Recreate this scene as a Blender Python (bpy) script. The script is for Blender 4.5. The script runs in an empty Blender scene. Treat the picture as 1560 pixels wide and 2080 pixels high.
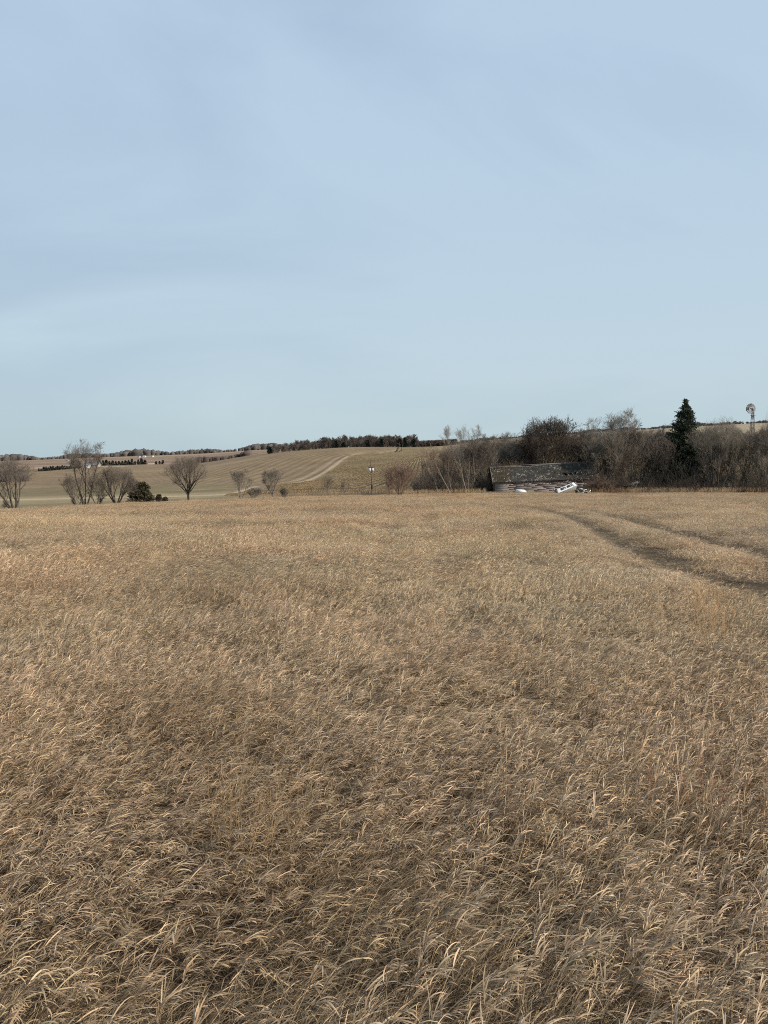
import bpy, math
import numpy as np
from mathutils import Vector
R = math.radians
sc = bpy.context.scene
rng = np.random.default_rng(7)

# ------------------------------------------------------------------ camera
FPX = 1502.0                      # focal length in pixels of the 1560x2080 photo
PITCH = math.atan(110 / FPX)      # looking a little below level
CZ = 1.8
cam_d = bpy.data.cameras.new('camera'); cam = bpy.data.objects.new('camera', cam_d)
sc.collection.objects.link(cam)
cam.location = (0, 0, CZ); cam.rotation_euler = (R(90) - PITCH, 0, 0)
cam_d.sensor_fit = 'VERTICAL'; cam_d.sensor_height = 24; cam_d.lens = 24 * FPX / 2080
cam_d.clip_start = 0.05; cam_d.clip_end = 20000
sc.camera = cam
sc.render.resolution_x = 768; sc.render.resolution_y = 1024

# ------------------------------------------------------------------ world, sun, exposure
SUN_EL, SUN_AZ = R(34), R(112)    # azimuth clockwise from the view direction (+Y): behind and to the right
w = bpy.data.worlds.new('World'); sc.world = w; w.use_nodes = True
nt = w.node_tree; nt.nodes.clear()
N = nt.nodes.new; L = nt.links.new
out = N('ShaderNodeOutputWorld'); bg = N('ShaderNodeBackground'); L(bg.outputs[0], out.inputs[0])
bg.inputs[1].default_value = 0.1
sky = N('ShaderNodeTexSky'); sky.sky_type = 'NISHITA'; sky.sun_disc = False
sky.sun_elevation = SUN_EL; sky.sun_rotation = SUN_AZ
sky.air_density = 1.0; sky.dust_density = 1.2; sky.ozone_density = 1.6; sky.altitude = 300
tc = N('ShaderNodeTexCoord')
mp = N('ShaderNodeMapping'); mp.inputs['Scale'].default_value = (1.0, .8, 2.4); L(tc.outputs['Generated'], mp.inputs[0])
nz = N('ShaderNodeTexNoise'); nz.inputs['Scale'].default_value = 1.5; nz.inputs['Detail'].default_value = 7.0
nz.inputs['Roughness'].default_value = 0.52; nz.inputs['Distortion'].default_value = 0.9; L(mp.outputs[0], nz.inputs['Vector'])
sep = N('ShaderNodeSeparateXYZ'); L(tc.outputs['Generated'], sep.inputs[0])
hr = N('ShaderNodeValToRGB'); L(sep.outputs['Z'], hr.inputs[0])   # thin high cloud: colour of the veil by elevation
e = hr.color_ramp.elements
e[0].position = 0.0; e[0].color = (.462, .585, .642, 1)
e[1].position = 1.0; e[1].color = (.42, .545, .70, 1)
for p, c in ((.06, (.472, .595, .668, 1)), (.14, (.464, .588, .690, 1)), (.25, (.450, .582, .710, 1)), (.45, (.432, .568, .725, 1))):
    q = e.new(p); q.color = c
mxa = N('ShaderNodeMath'); mxa.operation = 'MULTIPLY_ADD'; L(sep.outputs['X'], mxa.inputs[0]); mxa.inputs[1].default_value = .16; L(nz.outputs['Fac'], mxa.inputs[2])   # the veil thickens towards the right
cr = N('ShaderNodeValToRGB'); L(mxa.outputs[0], cr.inputs[0])
cr.color_ramp.elements[0].position = .37; cr.color_ramp.elements[0].color = (9.35, 9.45, 9.5, 1)
cr.color_ramp.elements[1].position = .63; cr.color_ramp.elements[1].color = (11.0, 10.75, 10.4, 1)
veil = N('ShaderNodeMix'); veil.data_type = 'RGBA'; veil.blend_type = 'MULTIPLY'; veil.inputs['Factor'].default_value = 1
L(hr.outputs[0], veil.inputs['A']); L(cr.outputs[0], veil.inputs['B'])
mx = N('ShaderNodeMix'); mx.data_type = 'RGBA'; mx.inputs['Factor'].default_value = .92
L(sky.outputs[0], mx.inputs['A']); L(veil.outputs['Result'], mx.inputs['B']); L(mx.outputs['Result'], bg.inputs[0])
sun_d = bpy.data.lights.new('sun', 'SUN'); sun_d.energy = 5.0; sun_d.angle = R(1.5); sun_d.color = (1, .912, .795)
sun = bpy.data.objects.new('sun', sun_d); sc.collection.objects.link(sun)
sdir = Vector((math.sin(SUN_AZ) * math.cos(SUN_EL), math.cos(SUN_AZ) * math.cos(SUN_EL), math.sin(SUN_EL)))
sun.rotation_euler = (-sdir).to_track_quat('-Z', 'Y').to_euler(); sun.location = (0, 0, 60)
sc.view_settings.view_transform = 'Standard'; sc.view_settings.look = 'None'
sc.view_settings.exposure = 0.10; sc.view_settings.gamma = 1.0
sc.render.engine = 'CYCLES'
cy = sc.cycles
cy.max_bounces = 5; cy.diffuse_bounces = 2; cy.glossy_bounces = 2; cy.transmission_bounces = 3; cy.transparent_max_bounces = 6
cy.volume_bounces = 0; cy.caustics_reflective = False; cy.caustics_refractive = False
cy.use_denoising = False; cy.filter_width = 1.05; cy.sample_clamp_direct = 8; cy.sample_clamp_indirect = 3
cy.use_adaptive_sampling = True; cy.adaptive_threshold = 0.015

# ------------------------------------------------------------------ helpers
def tag(o, label=None, cat=None, group=None, kind=None):
    if label: o['label'] = label
    if cat: o['category'] = cat
    if group: o['group'] = group
    if kind: o['kind'] = kind
    return o
def empty(name, loc, rz=0):
    o = bpy.data.objects.new(name, None); sc.collection.objects.link(o)
    o.location = loc; o.rotation_euler = (0, 0, rz); o.empty_display_size = .5
    return o
def npmesh(name, V, F, mat=None, col=None, smooth=False, attrs=None):
    """V (n,3); F (m,k) array or list of such; col (n,3) per vertex"""
    V = np.asarray(V, np.float32)
    Fs = F if isinstance(F, list) else [F]
    Fs = [np.asarray(f, np.int32) for f in Fs if len(f)]
    me = bpy.data.meshes.new(name)
    me.vertices.add(len(V)); me.vertices.foreach_set('co', V.ravel())
    nl = sum(f.size for f in Fs); nf = sum(len(f) for f in Fs)
    me.loops.add(nl); me.loops.foreach_set('vertex_index', np.concatenate([f.ravel() for f in Fs]) if nl else np.zeros(0, np.int32))
    me.polygons.add(nf)
    ls = []; s = 0
    for f in Fs:
        ls.append(s + np.arange(len(f)) * f.shape[1]); s += f.size
    if nf: me.polygons.foreach_set('loop_start', np.concatenate(ls).astype(np.int32))
    if smooth and nf: me.polygons.foreach_set('use_smooth', np.ones(nf, bool))
    me.update(calc_edges=True)
    if col is not None:
        a = me.attributes.new('col', 'FLOAT_COLOR', 'POINT')
        c4 = np.ones((len(V), 4), np.float32); c4[:, :3] = col; a.data.foreach_set('color', c4.ravel())
    for k, v in (attrs or {}).items():
        a = me.attributes.new(k, 'FLOAT', 'POINT'); a.data.foreach_set('value', np.asarray(v, np.float32).ravel())
    if mat: me.materials.append(mat)
    return me
def link(name, me, parent=None, loc=None):
    o = bpy.data.objects.new(name, me); sc.collection.objects.link(o)
    if parent: o.parent = parent
    if loc is not None: o.location = loc
    return o
class MB:
    """collects boxes, bars and tubes into one mesh"""
    def __init__(s): s.V = []; s.F = {}; s.n = 0; s.C = []
    def add(s, V, F, c=None):
        V = np.asarray(V, float).reshape(-1, 3); F = np.asarray(F, int)
        s.V.append(V); s.F.setdefault(F.shape[1], []).append(F + s.n); s.n += len(V)
        s.C.append(np.tile(np.asarray(c if c is not None else (1, 1, 1), float), (len(V), 1)) if c is None or np.ndim(c) == 1 else c)
        return s
    def box(s, cx, cy_, cz, sx, sy, sz, M=None, c=None):
        v = np.array([[x, y, z] for x in (-.5, .5) for y in (-.5, .5) for z in (-.5, .5)]) * (sx, sy, sz) + (cx, cy_, cz)
        if M is not None: v = v @ np.asarray(M).T
        return s.add(v, [[0, 1, 3, 2], [4, 6, 7, 5], [0, 4, 5, 1], [2, 3, 7, 6], [0, 2, 6, 4], [1, 5, 7, 3]], c)
    def hexa(s, pts, c=None):   # 8 corners: bottom 0-3 loop, top 4-7 loop
        return s.add(pts, [[3, 2, 1, 0], [4, 5, 6, 7], [0, 1, 5, 4], [1, 2, 6, 5], [2, 3, 7, 6], [3, 0, 4, 7]], c)
    def bar(s, a, b, w, d=None, c=None, up=(0, 0, 1)):
        a = np.array(a, float); b = np.array(b, float); t = b - a; t /= np.linalg.norm(t)
        u = np.array(up, float)
        if abs(t @ u) > .95: u = np.array((0, 1., 0))
        x = np.cross(t, u); x /= np.linalg.norm(x); y = np.cross(x, t); d = d or w
        q = [(-.5, -.5), (.5, -.5), (.5, .5), (-.5, .5)]
        return s.hexa([a + x * w * i + y * d * j for i, j in q] + [b + x * w * i + y * d * j for i, j in q], c)
    def tube(s, P, Rr, sides=8, c=None):
        V, F, _ = tubes(np.asarray(P, float)[None], np.asarray(Rr, float)[None], sides); s.add(V, F, c); return s
    def build(s, name, mat, parent=None, loc=None, smooth=False):
        me = npmesh(name, np.concatenate(s.V), [np.concatenate(f) for f in s.F.values()], mat, np.concatenate(s.C), smooth)
        return link(name, me, parent, loc)
def tubes(P, Rr, sides):
    """P (B,n,3), Rr (B,n) -> verts, quad faces, index of polyline per vertex"""
    B, n, _ = P.shape
    T = np.gradient(P, axis=1); T /= np.linalg.norm(T, axis=2, keepdims=True) + 1e-9
    A = T.mean(1); ref = np.where(np.abs(A[:, 2:3]) > .8, np.array([[1., 0, 0]]), np.array([[0, 0, 1.]]))
    X = np.cross(T, ref[:, None, :]); X /= np.linalg.norm(X, axis=2, keepdims=True) + 1e-9
    Y = np.cross(T, X)
    a = np.arange(sides) * 2 * np.pi / sides
    V = P[:, :, None, :] + Rr[:, :, None, None] * (np.cos(a)[None, None, :, None] * X[:, :, None, :] + np.sin(a)[None, None, :, None] * Y[:, :, None, :])
    b, i, j = np.meshgrid(np.arange(B), np.arange(n - 1), np.arange(sides), indexing='ij')
    id_ = lambda b, i, j: (b * n + i) * sides + j % sides
    F = np.stack([id_(b, i, j), id_(b, i, j + 1), id_(b, i + 1, j + 1), id_(b, i + 1, j)], -1).reshape(-1, 4)
    return V.reshape(-1, 3), F, np.repeat(np.arange(B), n * sides)

# ---- materials
def mat_new(name):
    m = bpy.data.materials.new(name); m.use_nodes = True
    t = m.node_tree; b = t.nodes['Principled BSDF']
    return m, t, b
def plain(name, rgb, rough=.8, var=.25, scale=3.0, spec=.3, use_col=False, metallic=0.0, bump=0.0, bscale=20):
    m, t, b = mat_new(name)
    n = t.nodes.new; l = t.links.new
    g = n('ShaderNodeNewGeometry'); z = n('ShaderNodeTexNoise'); z.inputs['Scale'].default_value = scale; z.inputs['Detail'].default_value = 4
    tco = n('ShaderNodeTexCoord'); l(tco.outputs['Object'], z.inputs['Vector'])
    r = n('ShaderNodeMapRange'); l(z.outputs['Fac'], r.inputs[0]); r.inputs[1].default_value = .3; r.inputs[2].default_value = .7
    r.inputs[3].default_value = 1 - var; r.inputs[4].default_value = 1 + var
    mm = n('ShaderNodeVectorMath'); mm.operation = 'SCALE'; mm.inputs[0].default_value = rgb; l(r.outputs[0], mm.inputs['Scale'])
    o = mm.outputs[0]
    if use_col:
        at = n('ShaderNodeAttribute'); at.attribute_name = 'col'; m2 = n('ShaderNodeVectorMath'); m2.operation = 'MULTIPLY'
        l(o, m2.inputs[0]); l(at.outputs['Color'], m2.inputs[1]); o = m2.outputs[0]
    l(o, b.inputs['Base Color']); b.inputs['Roughness'].default_value = rough
    b.inputs['Specular IOR Level'].default_value = spec; b.inputs['Metallic'].default_value = metallic
    if bump:
        z2 = n('ShaderNodeTexNoise'); z2.inputs['Scale'].default_value = bscale; z2.inputs['Detail'].default_value = 3
        l(tco.outputs['Object'], z2.inputs['Vector'])
        bp = n('ShaderNodeBump'); bp.inputs['Strength'].default_value = bump; bp.inputs['Distance'].default_value = .05
        l(z2.outputs['Fac'], bp.inputs['Height']); l(bp.outputs[0], b.inputs['Normal'])
    return m

# ------------------------------------------------------------------ projection and terrain
cp, sp = math.cos(PITCH), math.sin(PITCH)
def slope_of(py):                 # height gained per metre of Y along a photo row
    v = (1040 - py) / FPX
    return (-sp + v * cp) / (cp + v * sp)
def at(px, py, Y):                # the point of the world at depth Y seen at that photo position
    v = (1040 - py) / FPX; u = (px - 780) / FPX; k = Y / (cp + v * sp)
    return np.array([u * k, Y, CZ + k * (-sp + v * cp)])
COLS = np.array([-600, 0, 200, 400, 545, 700, 850, 1000, 1200, 1400, 1560, 2200], float)
STA = {
 120:  (1052, 1036, 1028, 1021, 1017, 1014, 1013, 1012, 1011, 1011, 1011, 1011),
 150:  (1040, 1027, 1020, 1014, 1010, 1007, 1005, 1003, 1002, 1002, 1002, 1002),
 200:  (1031, 1022, 1016, 1010, 1004, 1000,  998,  995,  993,  992,  990,  986),
 280:  (1018, 1013, 1009, 1005,  998,  993,  990,  980,  972,  968,  964,  958),
 400:  (1001,  999,  995,  990,  984,  978,  966,  955,  942,  934,  928,  922),
 550:  ( 985,  980,  976,  970,  958,  944,  932,  925,  915,  905,  900,  895),
 750:  ( 966,  960,  955,  946,  922,  909,  908,  902,  893,  882,  875,  870),
 900:  ( 957,  951,  948,  942,  921,  914,  909,  899,  886,  873,  866,  864),
 1300: ( 948,  944,  941,  936,  919,  916,  911,  895,  880,  868,  860,  858),
 2000: ( 942,  939,  934,  929,  917,  914,  906,  896,  886,  878,  874,  872),
 3200: ( 939,  936,  929,  922,  914,  910,  902,  902,  904,  905,  905,  905),
 5000: ( 942,  940,  938,  934,  930,  926,  920,  918,  916,  916,  916,  916)}
YS = np.array([-60., 0., 30., 60.] + [float(k) for k in STA])
ZT = np.zeros((len(YS), len(COLS)))
for i, k in enumerate(STA):
    ZT[i + 4] = [CZ + k * slope_of(p) for p in STA[k]]
ZT[2] = ZT[4] * .215; ZT[3] = ZT[4] * .46; ZT[0] = 0.0
ACOL = (COLS - 780) / FPX
def _slopes(x, Z):                # limited slopes for a monotone cubic along axis 0
    h = np.diff(x)[:, None]; d = np.diff(Z, axis=0) / h
    m = np.zeros_like(Z); m[1:-1] = np.where(d[:-1] * d[1:] > 0, 2 * d[:-1] * d[1:] / (d[:-1] + d[1:] + 1e-12), (d[:-1] + d[1:]) * 0)
    m[0] = d[0]; m[-1] = d[-1]
    return m
TY = np.log(YS + 90.0)
MZ = _slopes(TY, ZT)
def _n2(x, y, s):                 # smooth pseudo noise
    return (np.sin(x * s + 1.3 * np.sin(y * s * .7 + 1)) * np.cos(y * s * 1.1 + 1.7 * np.sin(x * s * .6 + 2)))
def ground(x, y):
    x = np.asarray(x, float); y = np.asarray(y, float)
    yc = np.clip(y, -59.9, 4999)
    a = np.clip(x / np.maximum(yc, 60.0), ACOL[0], ACOL[-1])
    t = np.log(yc + 90.0); i = np.clip(np.searchsorted(TY, t) - 1, 0, len(TY) - 2)
    h = TY[i + 1] - TY[i]; s = (t - TY[i]) / h
    h00 = 2 * s**3 - 3 * s**2 + 1; h10 = s**3 - 2 * s**2 + s; h01 = -2 * s**3 + 3 * s**2; h11 = s**3 - s**2
    j = np.clip(np.searchsorted(ACOL, a) - 1, 0, len(ACOL) - 2)
    def col(jj): return h00 * ZT[i, jj] + h10 * h * MZ[i, jj] + h01 * ZT[i + 1, jj] + h11 * h * MZ[i + 1, jj]
    # Catmull-Rom across the columns
    jm = np.maximum(j - 1, 0); jp = np.minimum(j + 2, len(ACOL) - 1)
    c0, c1, cm, c2 = col(j), col(j + 1), col(jm), col(jp)
    H = ACOL[j + 1] - ACOL[j]; u = (a - ACOL[j]) / H
    m0 = np.where(j > 0, (c1 - cm) / np.maximum(ACOL[j + 1] - ACOL[jm], 1e-6), (c1 - c0) / H) * H
    m1 = np.where(jp > j + 1, (c2 - c0) / np.maximum(ACOL[jp] - ACOL[j], 1e-6), (c1 - c0) / H) * H
    z = (2*u**3 - 3*u**2 + 1) * c0 + (u**3 - 2*u**2 + u) * m0 + (-2*u**3 + 3*u**2) * c1 + (u**3 - u**2) * m1
    near = np.clip(1 - y / 140, 0, 1)
    z = z + near * (.05 * _n2(x, y, .55) + .09 * _n2(x + 9, y - 4, .16))
    for P in RUTS:
        d = dist_poly(x, y, P); z = z - .15 * np.exp(-(d / .38) ** 2) * (y < 150)
    return z
def dist_poly(x, y, P):
    best = np.full(np.shape(x), 1e9)
    for (x0, y0), (x1, y1) in zip(P[:-1], P[1:]):
        dx, dy = x1 - x0, y1 - y0; t = np.clip(((x - x0) * dx + (y - y0) * dy) / (dx * dx + dy * dy), 0, 1)
        best = np.minimum(best, np.hypot(x - x0 - t * dx, y - y0 - t * dy))
    return best
RUTS = []
def hit(px, py, y0=2.0, y1=5000):  # the ground point seen at a photo position
    Y = y0; step = 1.01
    while Y < y1:
        p = at(px, py, Y)
        if ground(p[0], p[1]) >= p[2]: return p
        Y *= step
    return at(px, py, y1)
def smooth_poly(P, n=40):
    P = np.array(P, float); t = np.linspace(0, len(P) - 1, n); i = np.clip(t.astype(int), 0, len(P) - 2); u = (t - i)[:, None]
    g = lambda k: P[np.clip(k, 0, len(P) - 1)]
    a, b, c, d = g(i - 1), g(i), g(i + 1), g(i + 2)
    return .5 * (2 * b + (c - a) * u + (2 * a - 5 * b + 4 * c - d) * u**2 + (3 * b - a - 3 * c + d) * u**3)
_r = []
for pts in ([(1640, 1236), (1560, 1206), (1480, 1180), (1400, 1158), (1330, 1132), (1275, 1108), (1230, 1085), (1190, 1062), (1140, 1040), (1080, 1026), (1000, 1015), (950, 1009)],
            [(1660, 1150), (1560, 1124), (1500, 1110), (1400, 1086), (1310, 1061), (1255, 1046), (1210, 1037), (1150, 1027), (1060, 1018), (975, 1009)]):
    _r.append(smooth_poly([hit(px, py + 6, 2, 145)[:2] for px, py in pts], 36))
RUTS = _r
FAINT = smooth_poly([hit(px, py, 2, 140)[:2] for px, py in ((735, 1330), (748, 1270), (785, 1180), (792, 1100), (812, 1058), (862, 1034), (870, 1020))], 20)
FAINT2 = smooth_poly([hit(px, py, 2, 140)[:2] for px, py in ((930, 1330), (893, 1200), (872, 1100), (866, 1045), (880, 1022))], 20)
track = smooth_poly([hit(px, py, 200, 1400)[:2] for px, py in ((560, 984), (620, 978), (650, 965), (675, 950), (694, 936), (712, 926), (740, 923), (775, 920), (812, 914))], 40)

# ------------------------------------------------------------------ ground sheet
def drift(x, y):                  # broad patches of short dark forbs across the far half of the field
    return np.clip(1.9 * (_n2(x * .30 + 11, y * 1.5, .10) * .6 + _n2(x * .5, y * 2.1 + 5, .13) * .55 - .38), 0, 1) * np.clip((y - 30) / 25, 0, 1)
ny = 520; nx = 560
yy = np.concatenate([np.linspace(-40, 2, 14)[:-1], 2 * (5000 / 2.0) ** (np.linspace(0, 1, ny))])
aa = np.sinh(np.linspace(-1, 1, nx) * 1.9) / math.sinh(1.9) * 1.6
A, Yg = np.meshgrid(aa, yy); X = A * (np.maximum(Yg, 0) + 14)
Z = ground(X, Yg)
ax = X / np.maximum(Yg, 1.0); PX = 780 + FPX * ax
def fld_edge(x, y):               # how far the dry grass field reaches, by direction
    a = x / np.maximum(y, 30.0)
    return np.interp(a, [(p - 780) / FPX for p in (-400, 0, 200, 400, 600, 800, 950, 1050, 1250, 1560, 2000)],
                     [112, 118, 126, 134, 142, 150, 152, 150, 150, 152, 155])
Ed = fld_edge(X, Yg)
C = np.zeros(X.shape + (3,)); row = np.zeros(X.shape); amp = np.zeros(X.shape)
def setc(mask, c, r=None, am=0.0):
    m = np.clip(mask, 0, 1)[..., None]; C[:] = C * (1 - m) + np.array(c) * m
    if r is not None: row[:] = np.where(mask > .5, r, row)
    amp[:] = amp * (1 - m[..., 0]) + am * m[..., 0]
sg = lambda v, wd: 1 / (1 + np.exp(-np.clip(v / wd, -40, 40)))
dT = dist_poly(X, Yg, track)
# side of the pale track: the stubble field lies to the right of it
tx = np.interp(Yg, track[:, 1], track[:, 0]) if np.all(np.diff(track[:, 1]) > 0) else np.interp(Yg, np.sort(track[:, 1]), track[np.argsort(track[:, 1]), 0])
wob = 6 * _n2(X, Yg, .02)
setc(np.ones_like(X), (.195, .136, .088))
# brown tilled hill, worked along the contour
rr = (Yg - 350) * .55 - np.abs(X + 75 + wob) * .9 + .0016 * (X + 75) ** 2
rr = np.where(X < tx, dT * 1.0, rr); rr = dT + wob * .6
setc((Yg > 300) * (Yg < 1000) * np.ones_like(X), (.190, .136, .080), rr / 9.0 , .20)
# pale strips within the tilled hill
# stubble field
stub = sg(X - tx, 2.5) * (Yg > 255) * sg(930 - Yg, 10)
stub = stub * (PX > 540)
th = np.arctan2(X - 32, Yg - 640)
setc(stub, (.165, .122, .064), th * 205 / 3, .85)
setc(np.exp(-(dT / 1.5) ** 2) * .9, (.38, .29, .19))
setc(np.exp(-((dT - 7) / 1.3) ** 2) * (X < tx) * .6, (.33, .25, .165), None, 0)
setc(np.exp(-((dT - 4.2) / 1.2) ** 2) * (X < tx) * .6, (.16, .12, .08), None, 0)
# flat stubble strip at the foot of the hill and dark ditch behind it
e1 = np.interp(PX, [380, 470, 560, 700, 850, 1100], [330, 310, 300, 290, 282, 275]) + 4 * _n2(X, Yg, .03)
dt = sg(Yg - (e1 - 22), 2.5) * sg(e1 + 6 - Yg, 4) * (PX > 470)
setc(sg(e1 - 20 - Yg, 3) * sg(Yg - Ed - 62, 3) * sg(PX - 465, 6), (.215, .16, .088), X / 1.4, .2)
setc(dt, (.10, .078, .048))
# valley floor to the left: pale verge strip, cover crop, tilled
v = PX < 470
vs = sg(470 - PX, 10)
setc(vs * sg(Yg - 305, 4) * sg(430 - Yg + 12 * _n2(X, Yg, .02), 6), (.162, .128, .070), Yg / 6.0, .06)
setc(vs * sg(Yg - Ed - 22, 3) * sg(310 - Yg, 6), (.235, .185, .105))
setc(vs * np.exp(-((Yg - 268 - .05 * X) / 14) ** 2), (.36, .28, .185))
setc(sg(Yg - Ed + 4, 3) * sg(Ed + 34 - Yg, 3), (.175, .14, .082))
for px0, Y0, wpx, wy, c in ((250, 480, 230, 10, (.17, .125, .09)), (170, 560, 90, 5, (.10, .07, .05)), (110, 500, 60, 4, (.12, .085, .06)), (140, 620, 110, 5, (.11, .08, .055)),
                            (430, 360, 60, 8, (.26, .21, .12)), (350, 690, 200, 20, (.25, .185, .12))):
    setc(np.exp(-((PX - px0) / wpx) ** 4) * np.exp(-((Yg - Y0 - wob) / wy) ** 2) * .8, c)
setc(np.exp(-((PX - 500) / 45) ** 4) * np.exp(-((dist_poly(X, Yg, np.array([hit(478, 1001, 170)[:2], hit(520, 988, 170)[:2]]))) / 2.0) ** 2), (.38, .30, .2))
# far fields left: alternating brown and pale strips
for Y0, wy, c, p0, p1 in ((960, 60, (.20, .14, .10), -900, 540), (1080, 60, (.26, .19, .125), -900, 545), (1300, 120, (.19, .125, .09), -900, 560), (1650, 160, (.24, .17, .12), -900, 560),
                          (2100, 200, (.21, .15, .105), -900, 600), (2600, 200, (.27, .20, .13), -900, 600)):
    setc(sg(PX - p0, 8) * sg(p1 - PX, 8) * np.exp(-((Yg - Y0 - wob * 5) / wy) ** 4), c)
for px0, py0, wpx, dy, c in ((105, 950, 46, 26, (.50, .40, .28)), (308, 942, 14, 30, (.62, .55, .45)), (225, 948, 30, 20, (.42, .33, .22)), (420, 930, 70, 120, (.13, .085, .07)), (480, 925, 50, 90, (.14, .09, .075))):
    h0 = hit(px0, py0, 500)
    setc(np.exp(-((PX - px0) / wpx) ** 4) * np.exp(-((Yg - h0[1]) / dy) ** 2) * .9, c)
# right: olive and tan fields behind the thicket
setc(sg(PX - 860, 10) * sg(Yg - 640, 20) * sg(1100 - Yg, 20), (.225, .175, .10), X / 3, .12)
setc(sg(PX - 1000, 25) * sg(Yg - 540, 30) * sg(1000 - Yg, 20), (.205, .140, .088), X / 3, .12)
setc(sg(PX - 1330, 20) * sg(Yg - 700, 30) * sg(1300 - Yg, 20), (.28, .225, .15), Yg / 5, .15)
# the near field: dark litter under the dry grass, greener soil in the ruts
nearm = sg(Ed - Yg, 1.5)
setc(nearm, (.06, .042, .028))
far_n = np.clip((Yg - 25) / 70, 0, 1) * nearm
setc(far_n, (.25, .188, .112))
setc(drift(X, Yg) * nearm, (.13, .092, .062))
for P in RUTS: setc(np.exp(-(dist_poly(X, Yg, P) / .40) ** 2) * nearm, (.17, .12, .07))
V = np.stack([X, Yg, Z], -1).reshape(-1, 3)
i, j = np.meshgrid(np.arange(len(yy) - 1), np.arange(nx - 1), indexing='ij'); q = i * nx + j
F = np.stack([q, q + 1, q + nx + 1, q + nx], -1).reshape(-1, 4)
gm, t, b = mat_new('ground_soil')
n = t.nodes.new; l = t.links.new
ac = n('ShaderNodeAttribute'); ac.attribute_name = 'col'
arow = n('ShaderNodeAttribute'); arow.attribute_name = 'row'
aamp = n('ShaderNodeAttribute'); aamp.attribute_name = 'amp'
geo = n('ShaderNodeNewGeometry')
def noise(scale, detail=4, rough=.6, vec=None, w=None):
    z = n('ShaderNodeTexNoise'); z.inputs['Scale'].default_value = scale; z.inputs['Detail'].default_value = detail; z.inputs['Roughness'].default_value = rough
    l(vec or geo.outputs['Position'], z.inputs['Vector']); return z.outputs['Fac']
def math_(op, a, b_=None, c=None):
    m = n('ShaderNodeMath'); m.operation = op
    for k, vv in enumerate((a, b_, c)):
        if vv is None: continue
        if isinstance(vv, (int, float)): m.inputs[k].default_value = vv
        else: l(vv, m.inputs[k])
    return m.outputs[0]
n1 = noise(.035, 5); n2_ = noise(.9, 4, .7); n3 = noise(.16, 4, .65)
rw = math_('ADD', arow.outputs['Fac'], math_('MULTIPLY', noise(.3, 2), .5))
s1 = math_('SINE', math_('MULTIPLY', rw, 6.2832)); s2 = math_('SINE', math_('MULTIPLY', rw, 14.9))
st = math_('ADD', s1, math_('MULTIPLY', s2, .5))
st = math_('MULTIPLY', st, math_('MULTIPLY', n3, 1.6))
f = math_('ADD', 1.0, math_('MULTIPLY', st, aamp.outputs['Fac']))
f = math_('MULTIPLY', f, math_('ADD', .55, math_('MULTIPLY', n1, .9)))
f = math_('MULTIPLY', f, math_('ADD', .5, n2_))
f = math_('MULTIPLY', f, math_('ADD', .7, math_('MULTIPLY', n3, .6)))
vm = n('ShaderNodeVectorMath'); vm.operation = 'SCALE'; l(ac.outputs['Color'], vm.inputs[0]); l(f, vm.inputs['Scale'])
l(vm.outputs[0], b.inputs['Base Color']); b.inputs['Roughness'].default_value = .95; b.inputs['Specular IOR Level'].default_value = .1
bp = n('ShaderNodeBump'); bp.inputs['Strength'].default_value = .6; bp.inputs['Distance'].default_value = .25; l(n2_, bp.inputs['Height']); l(bp.outputs[0], b.inputs['Normal'])
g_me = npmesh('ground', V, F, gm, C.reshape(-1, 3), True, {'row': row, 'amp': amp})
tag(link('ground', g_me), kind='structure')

# ------------------------------------------------------------------ scattering of small plants with geometry nodes
def scatter(name, P, rot, scl, idx, protos):
    """one object whose points carry copies of the prototype clumps"""
    coll = bpy.data.collections.new(name + '_kinds')
    for k, me in enumerate(protos):
        coll.objects.link(bpy.data.objects.new('%s_clump_%02d' % (name, k), me))
    me = bpy.data.meshes.new(name); me.vertices.add(len(P)); me.vertices.foreach_set('co', np.asarray(P, np.float32).ravel())
    for k, v, ty, key in (('rot', rot, 'FLOAT_VECTOR', 'vector'), ('scl', scl, 'FLOAT_VECTOR', 'vector'), ('idx', idx, 'INT', 'value')):
        a_ = me.attributes.new(k, ty, 'POINT'); a_.data.foreach_set(key, np.asarray(v, np.int32 if ty == 'INT' else np.float32).ravel())
    o = link(name, me)
    g = bpy.data.node_groups.new(name + '_nodes', 'GeometryNodeTree')
    g.interface.new_socket('Geometry', in_out='INPUT', socket_type='NodeSocketGeometry'); g.interface.new_socket('Geometry', in_out='OUTPUT', socket_type='NodeSocketGeometry')
    nn = g.nodes.new; ll = g.links.new
    gi = nn('NodeGroupInput'); go = nn('NodeGroupOutput'); ip = nn('GeometryNodeInstanceOnPoints'); ci = nn('GeometryNodeCollectionInfo')
    ci.inputs['Collection'].default_value = coll; ci.inputs['Separate Children'].default_value = True; ci.inputs['Reset Children'].default_value = True
    def na(nm, ty):
        x = nn('GeometryNodeInputNamedAttribute'); x.data_type = ty; x.inputs['Name'].default_value = nm
        return next(s_ for s_ in x.outputs if s_.enabled and s_.name == 'Attribute')
    er = nn('FunctionNodeEulerToRotation'); ll(na('rot', 'FLOAT_VECTOR'), er.inputs[0])
    ll(gi.outputs[0], ip.inputs['Points']); ll(ci.outputs[0], ip.inputs['Instance']); ip.inputs['Pick Instance'].default_value = True
    ll(na('idx', 'INT'), ip.inputs['Instance Index']); ll(er.outputs[0], ip.inputs['Rotation']); ll(na('scl', 'FLOAT_VECTOR'), ip.inputs['Scale'])
    ll(ip.outputs[0], go.inputs[0])
    md = o.modifiers.new('clumps', 'NODES'); md.node_group = g
    return o

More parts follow.
